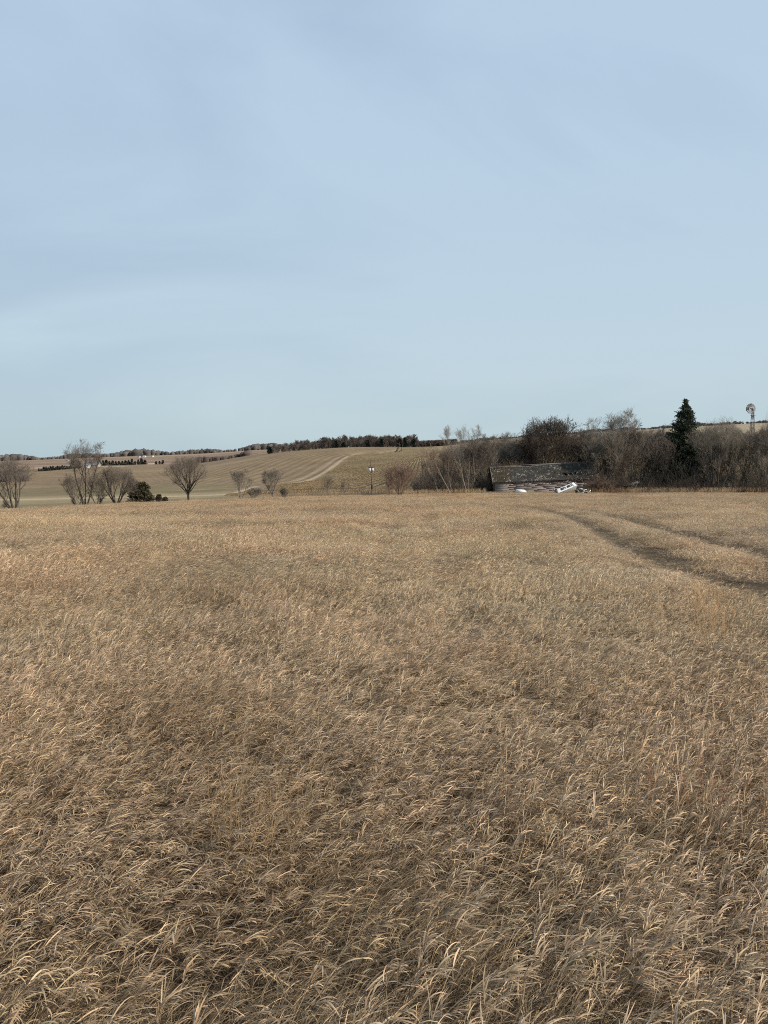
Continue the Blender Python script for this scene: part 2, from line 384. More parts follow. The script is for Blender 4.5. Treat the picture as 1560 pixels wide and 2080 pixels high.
# ------------------------------------------------------------------ dry grass
def ribbon(P, W, side):
    """P (B,n,3) centre lines, W (B,n) widths, side (B,n,3) width direction -> verts, faces"""
    B, n_, _ = P.shape
    V = np.stack([P - side * W[..., None] * .5, P + side * W[..., None] * .5], 2)
    b_, i_ = np.meshgrid(np.arange(B), np.arange(n_ - 1), indexing='ij'); k = (b_ * n_ + i_) * 2
    return V.reshape(-1, 3), np.stack([k, k + 1, k + 3, k + 2], -1).reshape(-1, 4)
def curve(r, start, az, ang0, bend, length, n_, power=1.3):
    """curved lines leaning along azimuth az; angle from vertical goes from ang0 to ang0+bend"""
    B = len(start); tt = np.linspace(0, 1, n_)[None]
    an = ang0[:, None] + bend[:, None] * tt ** power
    ds = (length / (n_ - 1))[:, None]
    hx = np.cumsum(np.sin(an) * ds, 1) - np.sin(an[:, :1]) * ds; hz = np.cumsum(np.cos(an) * ds, 1) - np.cos(an[:, :1]) * ds
    P = start[:, None, :] + np.stack([hx * np.cos(az)[:, None], hx * np.sin(az)[:, None], hz], -1)
    tan = np.stack([np.sin(an) * np.cos(az)[:, None], np.sin(an) * np.sin(az)[:, None], np.cos(an)], -1)
    return P, tan
def side_of(r, tan, twist=.9):
    B = tan.shape[0]; s0 = np.cross(tan, np.array([0, 0, 1.])); s0 /= np.linalg.norm(s0, axis=2, keepdims=True) + 1e-6
    s1_ = np.cross(tan, s0); tw = (r.normal(0, twist, B)[:, None] + r.normal(0, .7, B)[:, None] * np.linspace(0, 1, tan.shape[1])[None])[..., None]
    return s0 * np.cos(tw) + s1_ * np.sin(tw)
PAL = np.array([(.67, .52, .35), (.58, .45, .305), (.47, .375, .265), (.43, .365, .285), (.49, .41, .262), (.56, .415, .285), (.24, .178, .122)])
def tuft(kind, lod, seed):
    r = np.random.default_rng(seed); Vs, Fs, Cs = [], [], []; n0 = 0
    def put(P, W, S, c):
        nonlocal n0
        V, F = ribbon(P, W, S); Vs.append(V); Fs.append(F + n0); n0 += len(V)
        Cs.append(np.repeat(c, P.shape[1] * 2, 0) if c.ndim == 2 else np.repeat(c.reshape(-1, 3), 2, 0))
    wide = (1.0, 1.2, 2.3)[lod]; rad = (.12, .20, .38)[lod]; lum = (1.0, 1.06, 1.22)[lod]
    if kind == 'leafy':
        S = (12, 18, 26)[lod]; n_ = (7, 5, 4)[lod]
        st_ = np.c_[r.normal(0, rad, (S, 2)), np.zeros(S)]
        az = r.normal(0, .45, S); a0 = r.normal(.32, .16, S); bd = r.normal(.55, .25, S); ln = r.uniform(.22, .52, S)
        P, T = curve(r, st_, az, a0, bd, ln, n_)
        cc = PAL[r.integers(0, 7, S)] * r.uniform(.6, 1.05, (S, 1)) * .8 * lum
        g = np.linspace(.95, 1, n_)[None, :, None]
        put(P, np.linspace(.0028, .0016, n_)[None] * np.ones((S, 1)) * wide, side_of(r, T), cc[:, None, :] * g)
        K = (10, 7, 4)[lod]; m = (6, 5, 4)[lod]
        tt = np.where(r.uniform(0, 1, (S, K)) < .65, r.uniform(.78, 1.0, (S, K)), r.uniform(.35, .8, (S, K))); idf = tt * (n_ - 1); i0 = np.minimum(idf.astype(int), n_ - 2); fr = (idf - i0)[..., None]
        s_i = np.arange(S)[:, None]
        base = (P[s_i, i0] * (1 - fr) + P[s_i, i0 + 1] * fr).reshape(-1, 3)
        tn = T[s_i, i0].reshape(-1, 3); B = len(base)
        an = np.arccos(np.clip(tn[:, 2], -1, 1)) + r.normal(.06, .2, B)
        azl = np.repeat(az, K) + r.normal(0, .42, B)
        lenl = r.uniform(.045, .14, B); bl = r.normal(1.15, .55, B)
        Pl, Tl = curve(r, base, azl, an, bl, lenl, m, 1.8)
        prof = np.interp(np.linspace(0, 1, m), [0, .15, .45, .8, 1], [.45, .9, 1, .6, .08])[None]
        Wl = prof * r.uniform(.0027, .0064, B)[:, None] * wide
        cl = PAL[r.integers(0, 7, B)] * r.uniform(.40, 1.42, (B, 1)) * lum * (1.12 if lod < 2 else 1.0)
        put(Pl, Wl, side_of(r, Tl, .55), cl)
    if kind == 'bunch':               # a few tall stems with broad pale leaves curling at the top
        S = (4, 4)[lod]; n_ = 7
        P, T = curve(r, np.c_[r.normal(0, .05, (S, 2)), np.zeros(S)], r.normal(0, .3, S), r.normal(.3, .1, S), r.normal(.6, .2, S), r.uniform(.42, .60, S), n_)
        put(P, np.full((S, n_), .003) * wide, side_of(r, T), PAL[r.integers(0, 6, S)][:, None, :] * np.ones((1, n_, 1)))
        K = 12; tt = r.uniform(.55, 1, (S, K)); idf = tt * (n_ - 1); i0 = np.minimum(idf.astype(int), n_ - 2); fr = (idf - i0)[..., None]; s_i = np.arange(S)[:, None]
        base = (P[s_i, i0] * (1 - fr) + P[s_i, i0 + 1] * fr).reshape(-1, 3); B = len(base)
        an = np.arccos(np.clip(T[s_i, i0].reshape(-1, 3)[:, 2], -1, 1)) + r.normal(0, .15, B)
        Pl, Tl = curve(r, base, r.normal(0, .4, B), an, r.normal(1.1, .45, B), r.uniform(.09, .18, B), 7, 2.0)
        prof = np.interp(np.linspace(0, 1, 7), [0, .15, .5, .8, 1], [.4, .9, 1, .55, .06])[None]
        put(Pl, prof * r.uniform(.0045, .0088, B)[:, None] * wide, side_of(r, Tl, .5), PAL[r.integers(0, 6, B)] * r.uniform(.8, 1.25, (B, 1)))
    elif kind != 'bunch':
        if kind == 'leafy': S = (22, 26, 20)[lod]
        else: S = (60, 70, 60)[lod]
        n_ = (7, 5, 4)[lod]
        st_ = np.c_[r.normal(0, rad * .9, (S, 2)), np.zeros(S)]
        az = r.normal(.1, .45, S); a0 = r.normal(.35, .2, S); bd = r.normal(.8, .4, S); ln = r.uniform(.16, .44, S)
        P, T = curve(r, st_, az, a0, bd, ln, n_)
        prof = np.interp(np.linspace(0, 1, n_), [0, .3, .8, 1], [1, 1, .7, .2])[None]
        cc = np.array([(.54, .435, .285), (.49, .395, .26), (.60, .485, .32), (.34, .27, .19)])[r.integers(0, 4, S)] * r.uniform(.65, 1.3, (S, 1)) * lum
        g = np.linspace(.95, 1.05, n_)[None, :, None]
        put(P, prof * r.uniform(.0015, .0032, S)[:, None] * wide, side_of(r, T), cc[:, None, :] * g)
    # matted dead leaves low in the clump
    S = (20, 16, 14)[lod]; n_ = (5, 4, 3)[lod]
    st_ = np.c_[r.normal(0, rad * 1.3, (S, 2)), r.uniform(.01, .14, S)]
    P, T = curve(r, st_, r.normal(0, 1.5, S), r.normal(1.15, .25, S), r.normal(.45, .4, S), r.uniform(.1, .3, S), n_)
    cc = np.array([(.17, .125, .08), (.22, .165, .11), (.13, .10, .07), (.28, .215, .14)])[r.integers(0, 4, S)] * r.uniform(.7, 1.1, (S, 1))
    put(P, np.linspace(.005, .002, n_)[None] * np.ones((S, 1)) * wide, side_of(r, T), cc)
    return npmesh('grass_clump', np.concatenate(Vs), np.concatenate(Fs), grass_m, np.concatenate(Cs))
def grass_material(name, tint_amount=1.0):
    m, t, b = mat_new(name); n_ = t.nodes.new; l_ = t.links.new
    a_ = n_('ShaderNodeAttribute'); a_.attribute_name = 'col'
    geo_ = n_('ShaderNodeNewGeometry'); oi = n_('ShaderNodeObjectInfo')
    def nz_(s, d=3):
        z = n_('ShaderNodeTexNoise'); z.inputs['Scale'].default_value = s; z.inputs['Detail'].default_value = d; z.inputs['Roughness'].default_value = .6
        l_(geo_.outputs['Position'], z.inputs['Vector']); return z.outputs['Fac']
    r1 = n_('ShaderNodeValToRGB'); l_(nz_(.22, 4), r1.inputs[0])
    el = r1.color_ramp.elements; el[0].position = .30; el[0].color = (.84, .90, .86, 1); el[1].position = .70; el[1].color = (1.07, .96, .88, 1)
    q = el.new(.5); q.color = (1.02, .99, .93, 1)
    r2 = n_('ShaderNodeValToRGB'); l_(nz_(.07, 3), r2.inputs[0])
    el = r2.color_ramp.elements; el[0].position = .35; el[0].color = (.88, .86, .86, 1); el[1].position = .65; el[1].color = (1.14, 1.10, 1.02, 1)
    r3 = n_('ShaderNodeValToRGB'); l_(oi.outputs['Random'], r3.inputs[0])
    el = r3.color_ramp.elements; el[0].color = (.88, .86, .86, 1); el[1].color = (1.12, 1.09, 1.04, 1); q = el.new(.5); q.color = (1, .98, 1, 1)
    r4 = n_('ShaderNodeValToRGB'); l_(nz_(.11, 4), r4.inputs[0])
    el = r4.color_ramp.elements; el[0].position = .36; el[0].color = (.82, .73, .67, 1); el[1].position = .46; el[1].color = (1, 1, 1, 1)
    o_ = a_.outputs['Color']
    for rr_ in (r1, r2, r3, r4):
        v_ = n_('ShaderNodeVectorMath'); v_.operation = 'MULTIPLY'; l_(o_, v_.inputs[0]); l_(rr_.outputs[0], v_.inputs[1]); o_ = v_.outputs[0]
    l_(o_, b.inputs['Base Color']); b.inputs['Roughness'].default_value = .6; b.inputs['Specular IOR Level'].default_value = .18
    tr = n_('ShaderNodeBsdfTranslucent'); l_(o_, tr.inputs[0]); ms = n_('ShaderNodeMixShader'); ms.inputs[0].default_value = .18
    l_(b.outputs[0], ms.inputs[1]); l_(tr.outputs[0], ms.inputs[2]); l_(ms.outputs[0], t.nodes['Material Output'].inputs[0])
    return m
grass_m = grass_material('dry_grass')
protos = []
for lod in range(3):
    for k in range(6): protos.append(tuft('leafy', lod, 100 + lod * 20 + k))
    for k in range(5): protos.append(tuft('fine', lod, 200 + lod * 20 + k))
for lod in range(2):
    for k in range(4): protos.append(tuft('bunch', lod, 300 + lod * 20 + k))
PTS, ROT, SCL, IDX = [], [], [], []
def fine_mask(x, y): return .1 * _n2(x, y, 2.1) + _n2(x + 3, y, .8) * .5 + _n2(x * 1.0 - 7, y + 5, .33) * .6
for lod, (y0, y1, dens) in enumerate(((.7, 11, 80), (11, 42, 34), (42, 156, 13))):
    wm = lambda y: .60 * y + 2.4
    area = (y1 - y0) * (wm(y0) + wm(y1)); n_pt = int(area * dens)
    y = rng.uniform(y0, y1, n_pt * 2); keep = rng.uniform(0, 1, len(y)) < wm(y) / wm(y1); y = y[keep]
    y = y[:n_pt]; x = rng.uniform(-1, 1, len(y)) * wm(y)
    k = y < fld_edge(x, y) + 1
    d = np.minimum(dist_poly(x, y, RUTS[0]), dist_poly(x, y, RUTS[1]))
    wear = np.exp(-(d / (.5, .6, .65)[lod]) ** 2); k &= d > (.04, .06, .12)[lod] * rng.uniform(.4, 1.4, len(x))
    thin = .5 + .5 * _n2(x, y, 1.9)
    k &= rng.uniform(0, 1, len(x)) > .30 * wear
    k &= rng.uniform(0, 1, len(x)) < .22 * (lod == 0) + .55 + .6 * thin + .35 * np.sin(x * 5.1 + 2 * np.sin(y * 3.3)) * np.sin(y * 5.7 + 1.5 * np.sin(x * 4.1)) * (y < 45) * (.6 if lod == 0 else 1)
    x, y, wear, thin, d = x[k], y[k], wear[k], thin[k], d[k]
    fm = fine_mask(x, y) + rng.normal(0, .22, len(x))
    leafy = fm < .42
    idx = lod * 11 + np.where(leafy, rng.integers(0, 6, len(x)), 6 + rng.integers(0, 5, len(x)))
    dr = drift(x, y)
    bunch = (rng.uniform(0, 1, len(x)) < .055 + .05 * _n2(x + 2, y, .7)) & (wear < .1)
    if lod < 2: idx = np.where(bunch, 33 + lod * 4 + rng.integers(0, 4, len(x)), idx)
    hgt = (.66 + .26 * _n2(x + 5, y + 2, .5) + .16 * _n2(x, y, 1.7)) * rng.uniform(.6, 1.3, len(x)) * (1 - .8 * wear)
    hgt *= (1 - .66 * np.exp(-(d / .72) ** 4)) * (1 - .35 * np.exp(-(d / 2.3) ** 4)); hgt *= 1 - .5 * dr; hgt *= 1 - .6 * np.exp(-(np.minimum(dist_poly(x, y, FAINT), dist_poly(x, y, FAINT2)) / .40) ** 2)
    hgt *= np.interp(y, [0, 40, 150], [1, .95, .8]) * (1 + .28 * np.sin(x * 5.1 + 2 * np.sin(y * 3.3)) * np.sin(y * 5.7 + 1.5 * np.sin(x * 4.1)))
    gust = .34 + .5 * _n2(x, y, .35) + .2 * _n2(x, y, 1.3)
    PTS.append(np.stack([x, y, ground(x, y) - .01], -1))
    lay = np.clip(_n2(x - 4, y + 8, .9) * .6 + _n2(x, y + 3, .4) * .6, 0, 1) ** 1.5
    ROT.append(np.stack([rng.normal(0, .10 + .15 * lay), rng.normal(.02, .13, len(x)) + (.38 if lod == 0 else .55) * lay, gust + rng.normal(0, .3, len(x))], -1))
    sxy = rng.uniform(.72, .95, len(x)) * (1 - .2 * wear)
    SCL.append(np.stack([sxy, sxy, hgt], -1)); IDX.append(idx)
PTS, ROT, SCL, IDX = map(np.concatenate, (PTS, ROT, SCL, IDX))
print('grass clumps', len(PTS))
grass = scatter('dry_grass', PTS, ROT, SCL, IDX, protos)
tag(grass, 'dense straw coloured dry grass bent over by the wind across the field', 'grass', kind='stuff')
# ------------------------------------------------------------------ bare trees
bark_dark = plain('bark_dark', (.085, .070, .058), .9, .3, 2.0, .15, True)
bark_grey = plain('bark_grey', (.17, .145, .12), .9, .3, 2.0, .15, True)
bark_pale = plain('bark_pale', (.165, .14, .112), .85, .3, 3.0, .15, True)
twig_brown = plain('twig_brown', (.165, .135, .108), .9, .3, .6, .1, True)
twig_dark = plain('twig_dark', (.075, .058, .046), .9, .3, .6, .1, True)
twig_red = plain('twig_red', (.22, .15, .11), .9, .3, .6, .1, True)
twig_pale = plain('twig_pale', (.27, .23, .19), .9, .3, .6, .1, True)
twig_grey = plain('twig_grey', (.195, .168, .135), .9, .3, .6, .1, True)
def reach(p, d, env):              # how far one can go from p along d before leaving the crown's outline
    c, q = env[0], env[1]; s_ = np.linspace(0, 1, 25)[None, :, None] * c[3]
    X_ = (p[:, None, :] + d[:, None, :] * s_ - c[:3]); rad = np.where(X_[..., 2:3] > 0, q[1], q[2])
    ww = q[0] * np.clip(1 + .55 * X_[..., 2] / q[2], .35, 1)
    f_ = (X_[..., 0] / ww)**2 + (X_[..., 1] / ww)**2 + (X_[..., 2] / rad[..., 0])**2
    jit = .9 + .22 * np.sin(d[:, 0] * 9 + p[:, 1] * 2.1) * np.cos(d[:, 1] * 8 + p[:, 0] * 1.7) + .12 * np.sin(p[:, 2] * 5 + d[:, 2] * 13)
    inside = f_ < (jit ** 2)[:, None]
    last = np.where(inside.any(1), 24 - np.argmax(inside[:, ::-1], 1), 0)
    return last / 24 * c[3]
def spawn(r, P, Rr, count, tmin, ang, ratio, rrat, n_, up, wander, tmax=1.0, env=None):
    """children growing from parent polylines; vectorised"""
    B, m, _ = P.shape; pi = np.repeat(np.arange(B), count); K = len(pi)
    t_ = tmin + (tmax - tmin) * ((np.tile(np.arange(count), B) + r.uniform(0, 1, K)) / count)
    f_ = np.clip(t_, 0, .999) * (m - 1); i0 = f_.astype(int); fr = (f_ - i0)[:, None]
    base = P[pi, i0] * (1 - fr) + P[pi, np.minimum(i0 + 1, m - 1)] * fr
    rad = Rr[pi, i0] * (1 - fr[:, 0]) + Rr[pi, np.minimum(i0 + 1, m - 1)] * fr[:, 0]
    d = P[pi, np.minimum(i0 + 1, m - 1)] - P[pi, i0]; d /= np.linalg.norm(d, axis=1, keepdims=True) + 1e-9
    rv = r.normal(0, 1, (K, 3)); rv -= (rv * d).sum(1, keepdims=True) * d; rv /= np.linalg.norm(rv, axis=1, keepdims=True) + 1e-9
    a_ = (ang * r.uniform(.6, 1.35, K))[:, None]
    d = d * np.cos(a_) + rv * np.sin(a_); d[:, 2] += up; d /= np.linalg.norm(d, axis=1, keepdims=True)
    pl = np.linalg.norm(np.diff(P, axis=1), axis=2).sum(1)[pi]
    ln = pl * ratio * (1.15 - .55 * t_) * r.uniform(.65, 1.25, K)
    if env is not None:
        ln = np.minimum(reach(base, d, env) * env[2] * r.uniform(.6, 1.1, K), pl * 1.05) ; ln = np.maximum(ln, env[3] * r.uniform(.5, 1.3, K))
    return march(r, base, d, ln, n_, up * .35, wander), taper(rad * rrat * r.uniform(.8, 1.1, K), n_)
def march(r, base, d, ln, n_, up, wander):
    K = len(base); P = [base]; d = d.copy()
    for k in range(n_ - 1):
        d = d + r.normal(0, wander, (K, 3)); d[:, 2] += up; d /= np.linalg.norm(d, axis=1, keepdims=True)
        P.append(P[-1] + d * (ln / (n_ - 1))[:, None])
    return np.stack(P, 1)
def taper(r0, n_, end=.35): return r0[:, None] * np.linspace(1, end, n_)[None]
def bare_tree_data(seed, stems=1, spread=.15, fork=(4, 5, 6, 5), ang=(.55, .6, .7, .8), ratio=(.85, .62, .5, .45), up=.12, r0=.22, tmin=.3, wander=.11, lean=(0, 0), minr=.0075, H=9.0, W=6.0, tmin2=.3, zc=.58, stem_to=.85, low=.55, bole=0.0):
    r = np.random.default_rng(seed)
    c4 = (lean[0] * H * .8, 0, zc * H, 1.3 * max(H, W)); q_ = (W * .60, (1 - zc) * H, low * H)
    az = np.arange(stems) * 2 * np.pi / stems + r.uniform(0, 6.28) + r.normal(0, .4, stems)
    sp_ = spread * r.uniform(.6, 1.3, stems)
    d = np.stack([np.sin(sp_) * np.cos(az) + lean[0], np.sin(sp_) * np.sin(az) + lean[1], np.cos(sp_)], 1); d /= np.linalg.norm(d, axis=1, keepdims=True)
    base = np.c_[np.cos(az) * r0 * (stems > 1), np.sin(az) * r0 * (stems > 1), -.25 * np.ones(stems)]
    ln = np.maximum(reach(base, d, (c4, q_)), H * .3) * stem_to * r.uniform(.85, 1.08, stems)
    P = march(r, base, d, ln, 9, .03, wander * .6); Rr = taper(r0 * r.uniform(.7, 1.1, stems), 9, .3)
    if bole:
        fz = np.clip((P[..., 2:3] - bole * .5) / (bole * 1.6), .10, 1); P[..., :2] *= fz
    lev = [(P, Rr)]
    for k, c in enumerate(fork):
        P, Rr = spawn(r, P, Rr, c, tmin if k == 0 else tmin2, ang[k], 1, .62, (8, 6, 5, 4, 4)[k], up * (1 if k < 2 else .6), wander, env=(c4, q_, ratio[k], H * (.07, .05, .035, .03)[min(k, 3)]))
        lev.append((P, np.maximum(Rr, minr)))
    return lev
def tree_meshes(lev, height, width, tsplit=2, lo=0):
    """scale the whole skeleton to a height and width, and skin it: trunk and limbs, then the twigs of the crown"""
    allp = np.concatenate([p.reshape(-1, 3) for p, _ in lev])
    top = np.percentile(allp[:, 2], 99.7); wx = np.percentile(allp[:, 0], 99) - np.percentile(allp[:, 0], 1)
    s = np.array([np.clip(width / wx, .8, 1.3)] * 2 + [height / top])
    Vt, Ft, Vc, Fc = [], [], [], []; nt_ = nc = 0; Cc = []; Ct = []
    r = np.random.default_rng(len(allp))
    for k, (P, Rr) in enumerate(lev):
        V, F, ix = tubes(P * s, Rr, (8, 6, 4, 3, 3, 3)[k] if lo == 0 else (5, 4, 3, 3, 3, 3)[k])
        c = (r.uniform(.75, 1.25, len(P))[ix])[:, None] * np.ones(3)
        if k < tsplit: Vt.append(V); Ft.append(F + nt_); nt_ += len(V); Ct.append(c)
        else: Vc.append(V); Fc.append(F + nc); nc += len(V); Cc.append(c)
    return (np.concatenate(Vt), np.concatenate(Ft), np.concatenate(Ct)), (np.concatenate(Vc), np.concatenate(Fc), np.concatenate(Cc))
def tree_thing(name, label, cat, loc, parts, mt, mc, group=None, rz=0.0):
    root = empty(name, loc, rz); tag(root, label, cat, group)
    (V, F, c), (V2, F2, c2) = parts
    link('trunk', npmesh('trunk', V, F, mt, c, True), root); link('crown', npmesh('crown', V2, F2, mc, c2), root)
    return root
def copy_tree(o, loc, rz, s, label, group=None):
    c = o.copy(); sc.collection.objects.link(c); c.location = loc; c.rotation_euler = (0, 0, rz); c.scale = s; c['label'] = label
    if group: c['group'] = group
    for ch in list(o.children):
        q = ch.copy(); sc.collection.objects.link(q); q.parent = c
    return c
def ppm(Y): return FPX / Y         # photo pixels per metre at depth Y
def gpt(px, Y, dz=0.0):
    x = (px - 780) / FPX * Y
    return (x, Y, float(ground(x, Y)) + dz)
def hfor(px, pytop, Y):            # height of a thing standing at (px, Y) whose top shows at pytop
    return at(px, pytop, Y)[2] - gpt(px, Y)[2]

VASE = dict(fork=(5, 5, 5, 4), ang=(.5, .6, .7, .8), up=.14, tmin=.2)
def solo(label, px, Y, top, wpx, seed, mt=bark_dark, mc=twig_brown, name='bare_tree', cat='bare tree', cx=None, group=None, **kw):
    h = hfor(px, top, Y); wd = wpx / ppm(Y)
    lev = bare_tree_data(seed, H=h, W=wd, **kw)
    return tree_thing(name, label, cat, gpt(px, Y), tree_meshes(lev, h, wd), mt, mc, group)
G1 = 'bare trees along the far edge of the dry field'
solo('low spreading bare tree with several trunks at the far left of the field edge', 28, 121, 926, 96, 11, stems=5, spread=.62, r0=.19, **VASE, group=G1)
solo('tallest bare tree of the field edge, its open upper branches rising above the skyline', 172, 125, 893, 74, 12, stems=3, spread=.2, r0=.19, fork=(5, 5, 6, 6), ang=(.45, .55, .6, .7), up=.2, tmin=.3, group=G1)
solo('dense low bare tree pressed round the foot of the tallest tree', 158, 123, 957, 62, 13, stems=5, spread=.55, r0=.10, **VASE, group=G1)
solo('small bushy bare tree standing between the tallest tree and the broad multi-stemmed one', 197, 126, 953, 46, 14, stems=4, spread=.4, r0=.10, **VASE, group=G1)
solo('broad bare tree with many stems just left of the round dark juniper', 236, 127, 944, 84, 15, stems=7, spread=.6, r0=.14, **VASE, group=G1)
solo('thin bare sapling clump touching the left side of the juniper', 266, 127, 968, 34, 16, stems=5, spread=.4, r0=.06, **VASE, group=G1)
solo('lone round-crowned bare tree with one short dark trunk on the field edge', 382, 131, 926, 86, 17, stems=6, spread=.42, r0=.17, bole=1.6, fork=(5, 5, 5, 4), ang=(.5, .55, .6, .7), up=.14, tmin=.3, zc=.56, group=G1)
solo('thin pale bare tree to the right of the lone round-crowned tree', 488, 136, 952, 46, 18, mt=bark_grey, mc=twig_grey, stems=3, spread=.3, r0=.11, fork=(5, 5, 5, 5), ang=(.5, .6, .7, .8), up=.17, tmin=.2, group=G1)
solo('narrow bare tree midway along the field edge in front of the tilled hill', 553, 138, 950, 44, 19, mt=bark_grey, mc=twig_grey, stems=4, spread=.3, bole=.9, r0=.09, fork=(5, 5, 5, 4), ang=(.5, .55, .6, .8), up=.2, tmin=.12, group=G1)
SH = dict(fork=(4, 5, 5), ang=(.35, .5, .6), up=.15, tmin=.1)
def shrub(label, px, Y, top, wpx, seed, mc=twig_brown, stems=12, spread=.5, r0=.035, group='small bare shrubs at the field edge', **kw):
    k = dict(SH); k.update(kw)
    return solo(label, px, Y, top, wpx, seed, mt=mc, mc=mc, name='bare_shrub', cat='shrub', stems=stems, spread=spread, r0=r0, group=group, minr=.010, **k)
shrub('low twiggy bush right beside the thin pale bare tree', 517, 133, 990, 32, 31, twig_grey)
shrub('small twiggy bush just right of the narrow bare tree', 577, 136, 988, 20, 32, twig_grey)
shrub('spindly sapling halfway between the narrow tree and the pole', 666, 141, 966, 26, 33, stems=4, spread=.2)
shrub('faint low sapling just left of the pole with white boxes', 702, 143, 976, 20, 34, stems=4, spread=.2)
shrub('tall reddish many-stemmed shrub at the field edge right of the pole', 813, 143, 938, 74, 35, twig_red, stems=16, spread=.42, r0=.045, fork=(5, 5, 5))
shrub('thin reddish shrub leaning out beside the tall reddish one', 790, 141, 962, 34, 36, twig_red, stems=7, spread=.35, r0=.03)

# ---- evergreens
def needle_crown(seed, H, Rb, power=1.0, base=.06, n_br=420, droop=.25, tuft_n=26, sz=.34, gaps=.25, cap=9.0, jit=.05, whorl=0.0):
    """whorled boughs, each carrying many short needle sprays"""
    r = np.random.default_rng(seed); V, F, C = [], [], []; n0 = 0
    for k in range(n_br):
        u = 1 - (1 - r.uniform(0, 1)) ** .75 if power >= 1 else r.uniform(0, 1); z = H * (base + (1 - base) * u)
        if whorl: z = min(round(z / whorl) * whorl + r.normal(0, whorl * .3), H * .985)
        az = r.uniform(0, 2 * np.pi); R_ = Rb * (1 - u) ** power * r.uniform(.6, 1.1) * (1 + .15 * math.sin(az * 3 + u * 9)) + .10
        R_ = min(R_, Rb * cap * r.uniform(.8, 1.1))
        if math.sin(az * 2.3 + u * 23 + seed) > 1 - gaps * .9: R_ *= .6
        m = max(5, int(tuft_n * R_ / Rb * 1.3)); s = r.uniform(.15, 1, m) ** .7
        c = np.stack([np.cos(az) * R_ * s, np.sin(az) * R_ * s, z - droop * R_ * s + .22 * R_ * s**2], 1) + r.normal(0, jit * Rb + .02, (m, 3))
        for rep in range(2):
            d = r.normal(0, 1, (m, 3)) * (1, 1, .45) + np.array([np.cos(az), np.sin(az), .1]) * .9; d /= np.linalg.norm(d, axis=1, keepdims=True)
            e_ = np.cross(d, r.normal(0, 1, (m, 3))); e_ /= np.linalg.norm(e_, axis=1, keepdims=True)
            L_ = sz * r.uniform(.6, 1.3, (m, 1)); W_ = L_ * .28
            q_ = np.stack([c - e_ * W_ * .4, c + d * L_ * .5 - e_ * W_, c + d * L_, c + d * L_ * .5 + e_ * W_], 1)
            V.append(q_.reshape(-1, 3)); F.append(np.arange(m * 4).reshape(-1, 4) + n0); n0 += m * 4
            C.append(np.repeat(r.uniform(.55, 1.5, (m, 1)) * np.ones(3), 4, 0))
    return np.concatenate(V), np.concatenate(F), np.concatenate(C)
needles = plain('spruce_needles', (.050, .060, .036), .8, .3, .5, .2, True)
juniper_m = plain('juniper_foliage', (.075, .064, .036), .85, .3, .6, .2, True)
def conifer(name, label, px, Y, top, wpx, seed, mat=needles, cat='evergreen tree', group=None, px_c=None, **kw):
    H = hfor(px, top, Y); Rb = wpx / ppm(Y) / 2
    root = empty(name, gpt(px, Y)); tag(root, label, cat, group)
    MB().tube([(0, 0, -.3), (0, 0, H * .5), (0, 0, H * .97)], [H * .016 + .03, H * .011 + .02, .02], 7).build('trunk', bark_dark, root)
    V, F, C = needle_crown(seed, H, Rb, **kw); link('crown', npmesh('crown', V, F, mat, C), root)
    return root
conifer('spruce_tree', 'tall dark spruce rising like a pointed spire above the bare thicket', 1388, 163, 810, 165, 5, power=1.0, cap=.44, jit=.014, whorl=.62, base=.10, n_br=1500, tuft_n=60, sz=.34, gaps=.45)
conifer('juniper_bush', 'round olive juniper bush beside the broad bare tree at the field edge', 287, 128, 981, 44, 6, juniper_m, 'juniper bush', power=.45, base=0.0, n_br=420, droop=0, sz=.3)
conifer('juniper_bush', 'small juniper bush touching the right side of the larger round one', 302, 129, 1000, 14, 7, juniper_m, 'juniper bush', power=.5, base=0, n_br=90, droop=0, sz=.22)
conifer('juniper_bush', 'left one of two tiny dark junipers standing alone before the lone round-crowned tree', 322, 129, 1005, 13, 8, juniper_m, 'juniper bush', 'pair of tiny junipers', power=.5, base=0, n_br=70, droop=0, sz=.2)
conifer('juniper_bush', 'right and lower of two tiny dark junipers before the lone round-crowned tree', 334, 130, 1010, 12, 9, juniper_m, 'juniper bush', 'pair of tiny junipers', power=.5, base=0, n_br=60, droop=0, sz=.18)

# ---- pole with two white boxes
PY = 150
base = gpt(755, PY); top_z = at(755, 934, PY)[2] - base[2]
root = empty('birdhouse_pole', base); tag(root, 'slender leaning pole carrying two small white boxes in front of the stubble hill', 'pole')
wood_grey = plain('weathered_pole', (.12, .10, .08), .9, .3, 4); black_w = plain('black_sleeve', (.02, .02, .02), .7, .2); white_p = plain('white_paint', (.58, .60, .60), .6, .12, 6)
zb = lambda py: at(755, py, PY)[2] - base[2]
MB().tube([(.05, 0, -.3), (.02, 0, zb(975)), (-.22, 0, zb(950)), (-.12, 0, top_z)], [.13, .11, .09, .05], 8).build('pole', wood_grey, root)
MB().tube([(.05, 0, zb(994)), (.04, 0, zb(985))], [.17, .17], 10).build('sleeve', black_w, root)
for sx in (-.42, .16):
    f = MB(); f.box(sx + .02, -.06, zb(954) , .44, .42, .78); bx_ = f.build('box', white_p, root)
    MB().hexa([(sx - .24, -.33, zb(950)), (sx + .28, -.33, zb(950)), (sx + .28, .19, zb(950)), (sx - .24, .19, zb(950)), (sx - .1, -.2, zb(948)), (sx + .14, -.2, zb(948)), (sx + .14, .06, zb(948)), (sx - .1, .06, zb(948))]).build('roof', bark_dark, bx_)
MB().box(-.11, -.1, zb(954), .13, .3, .95).build('bracket', bark_dark, root)

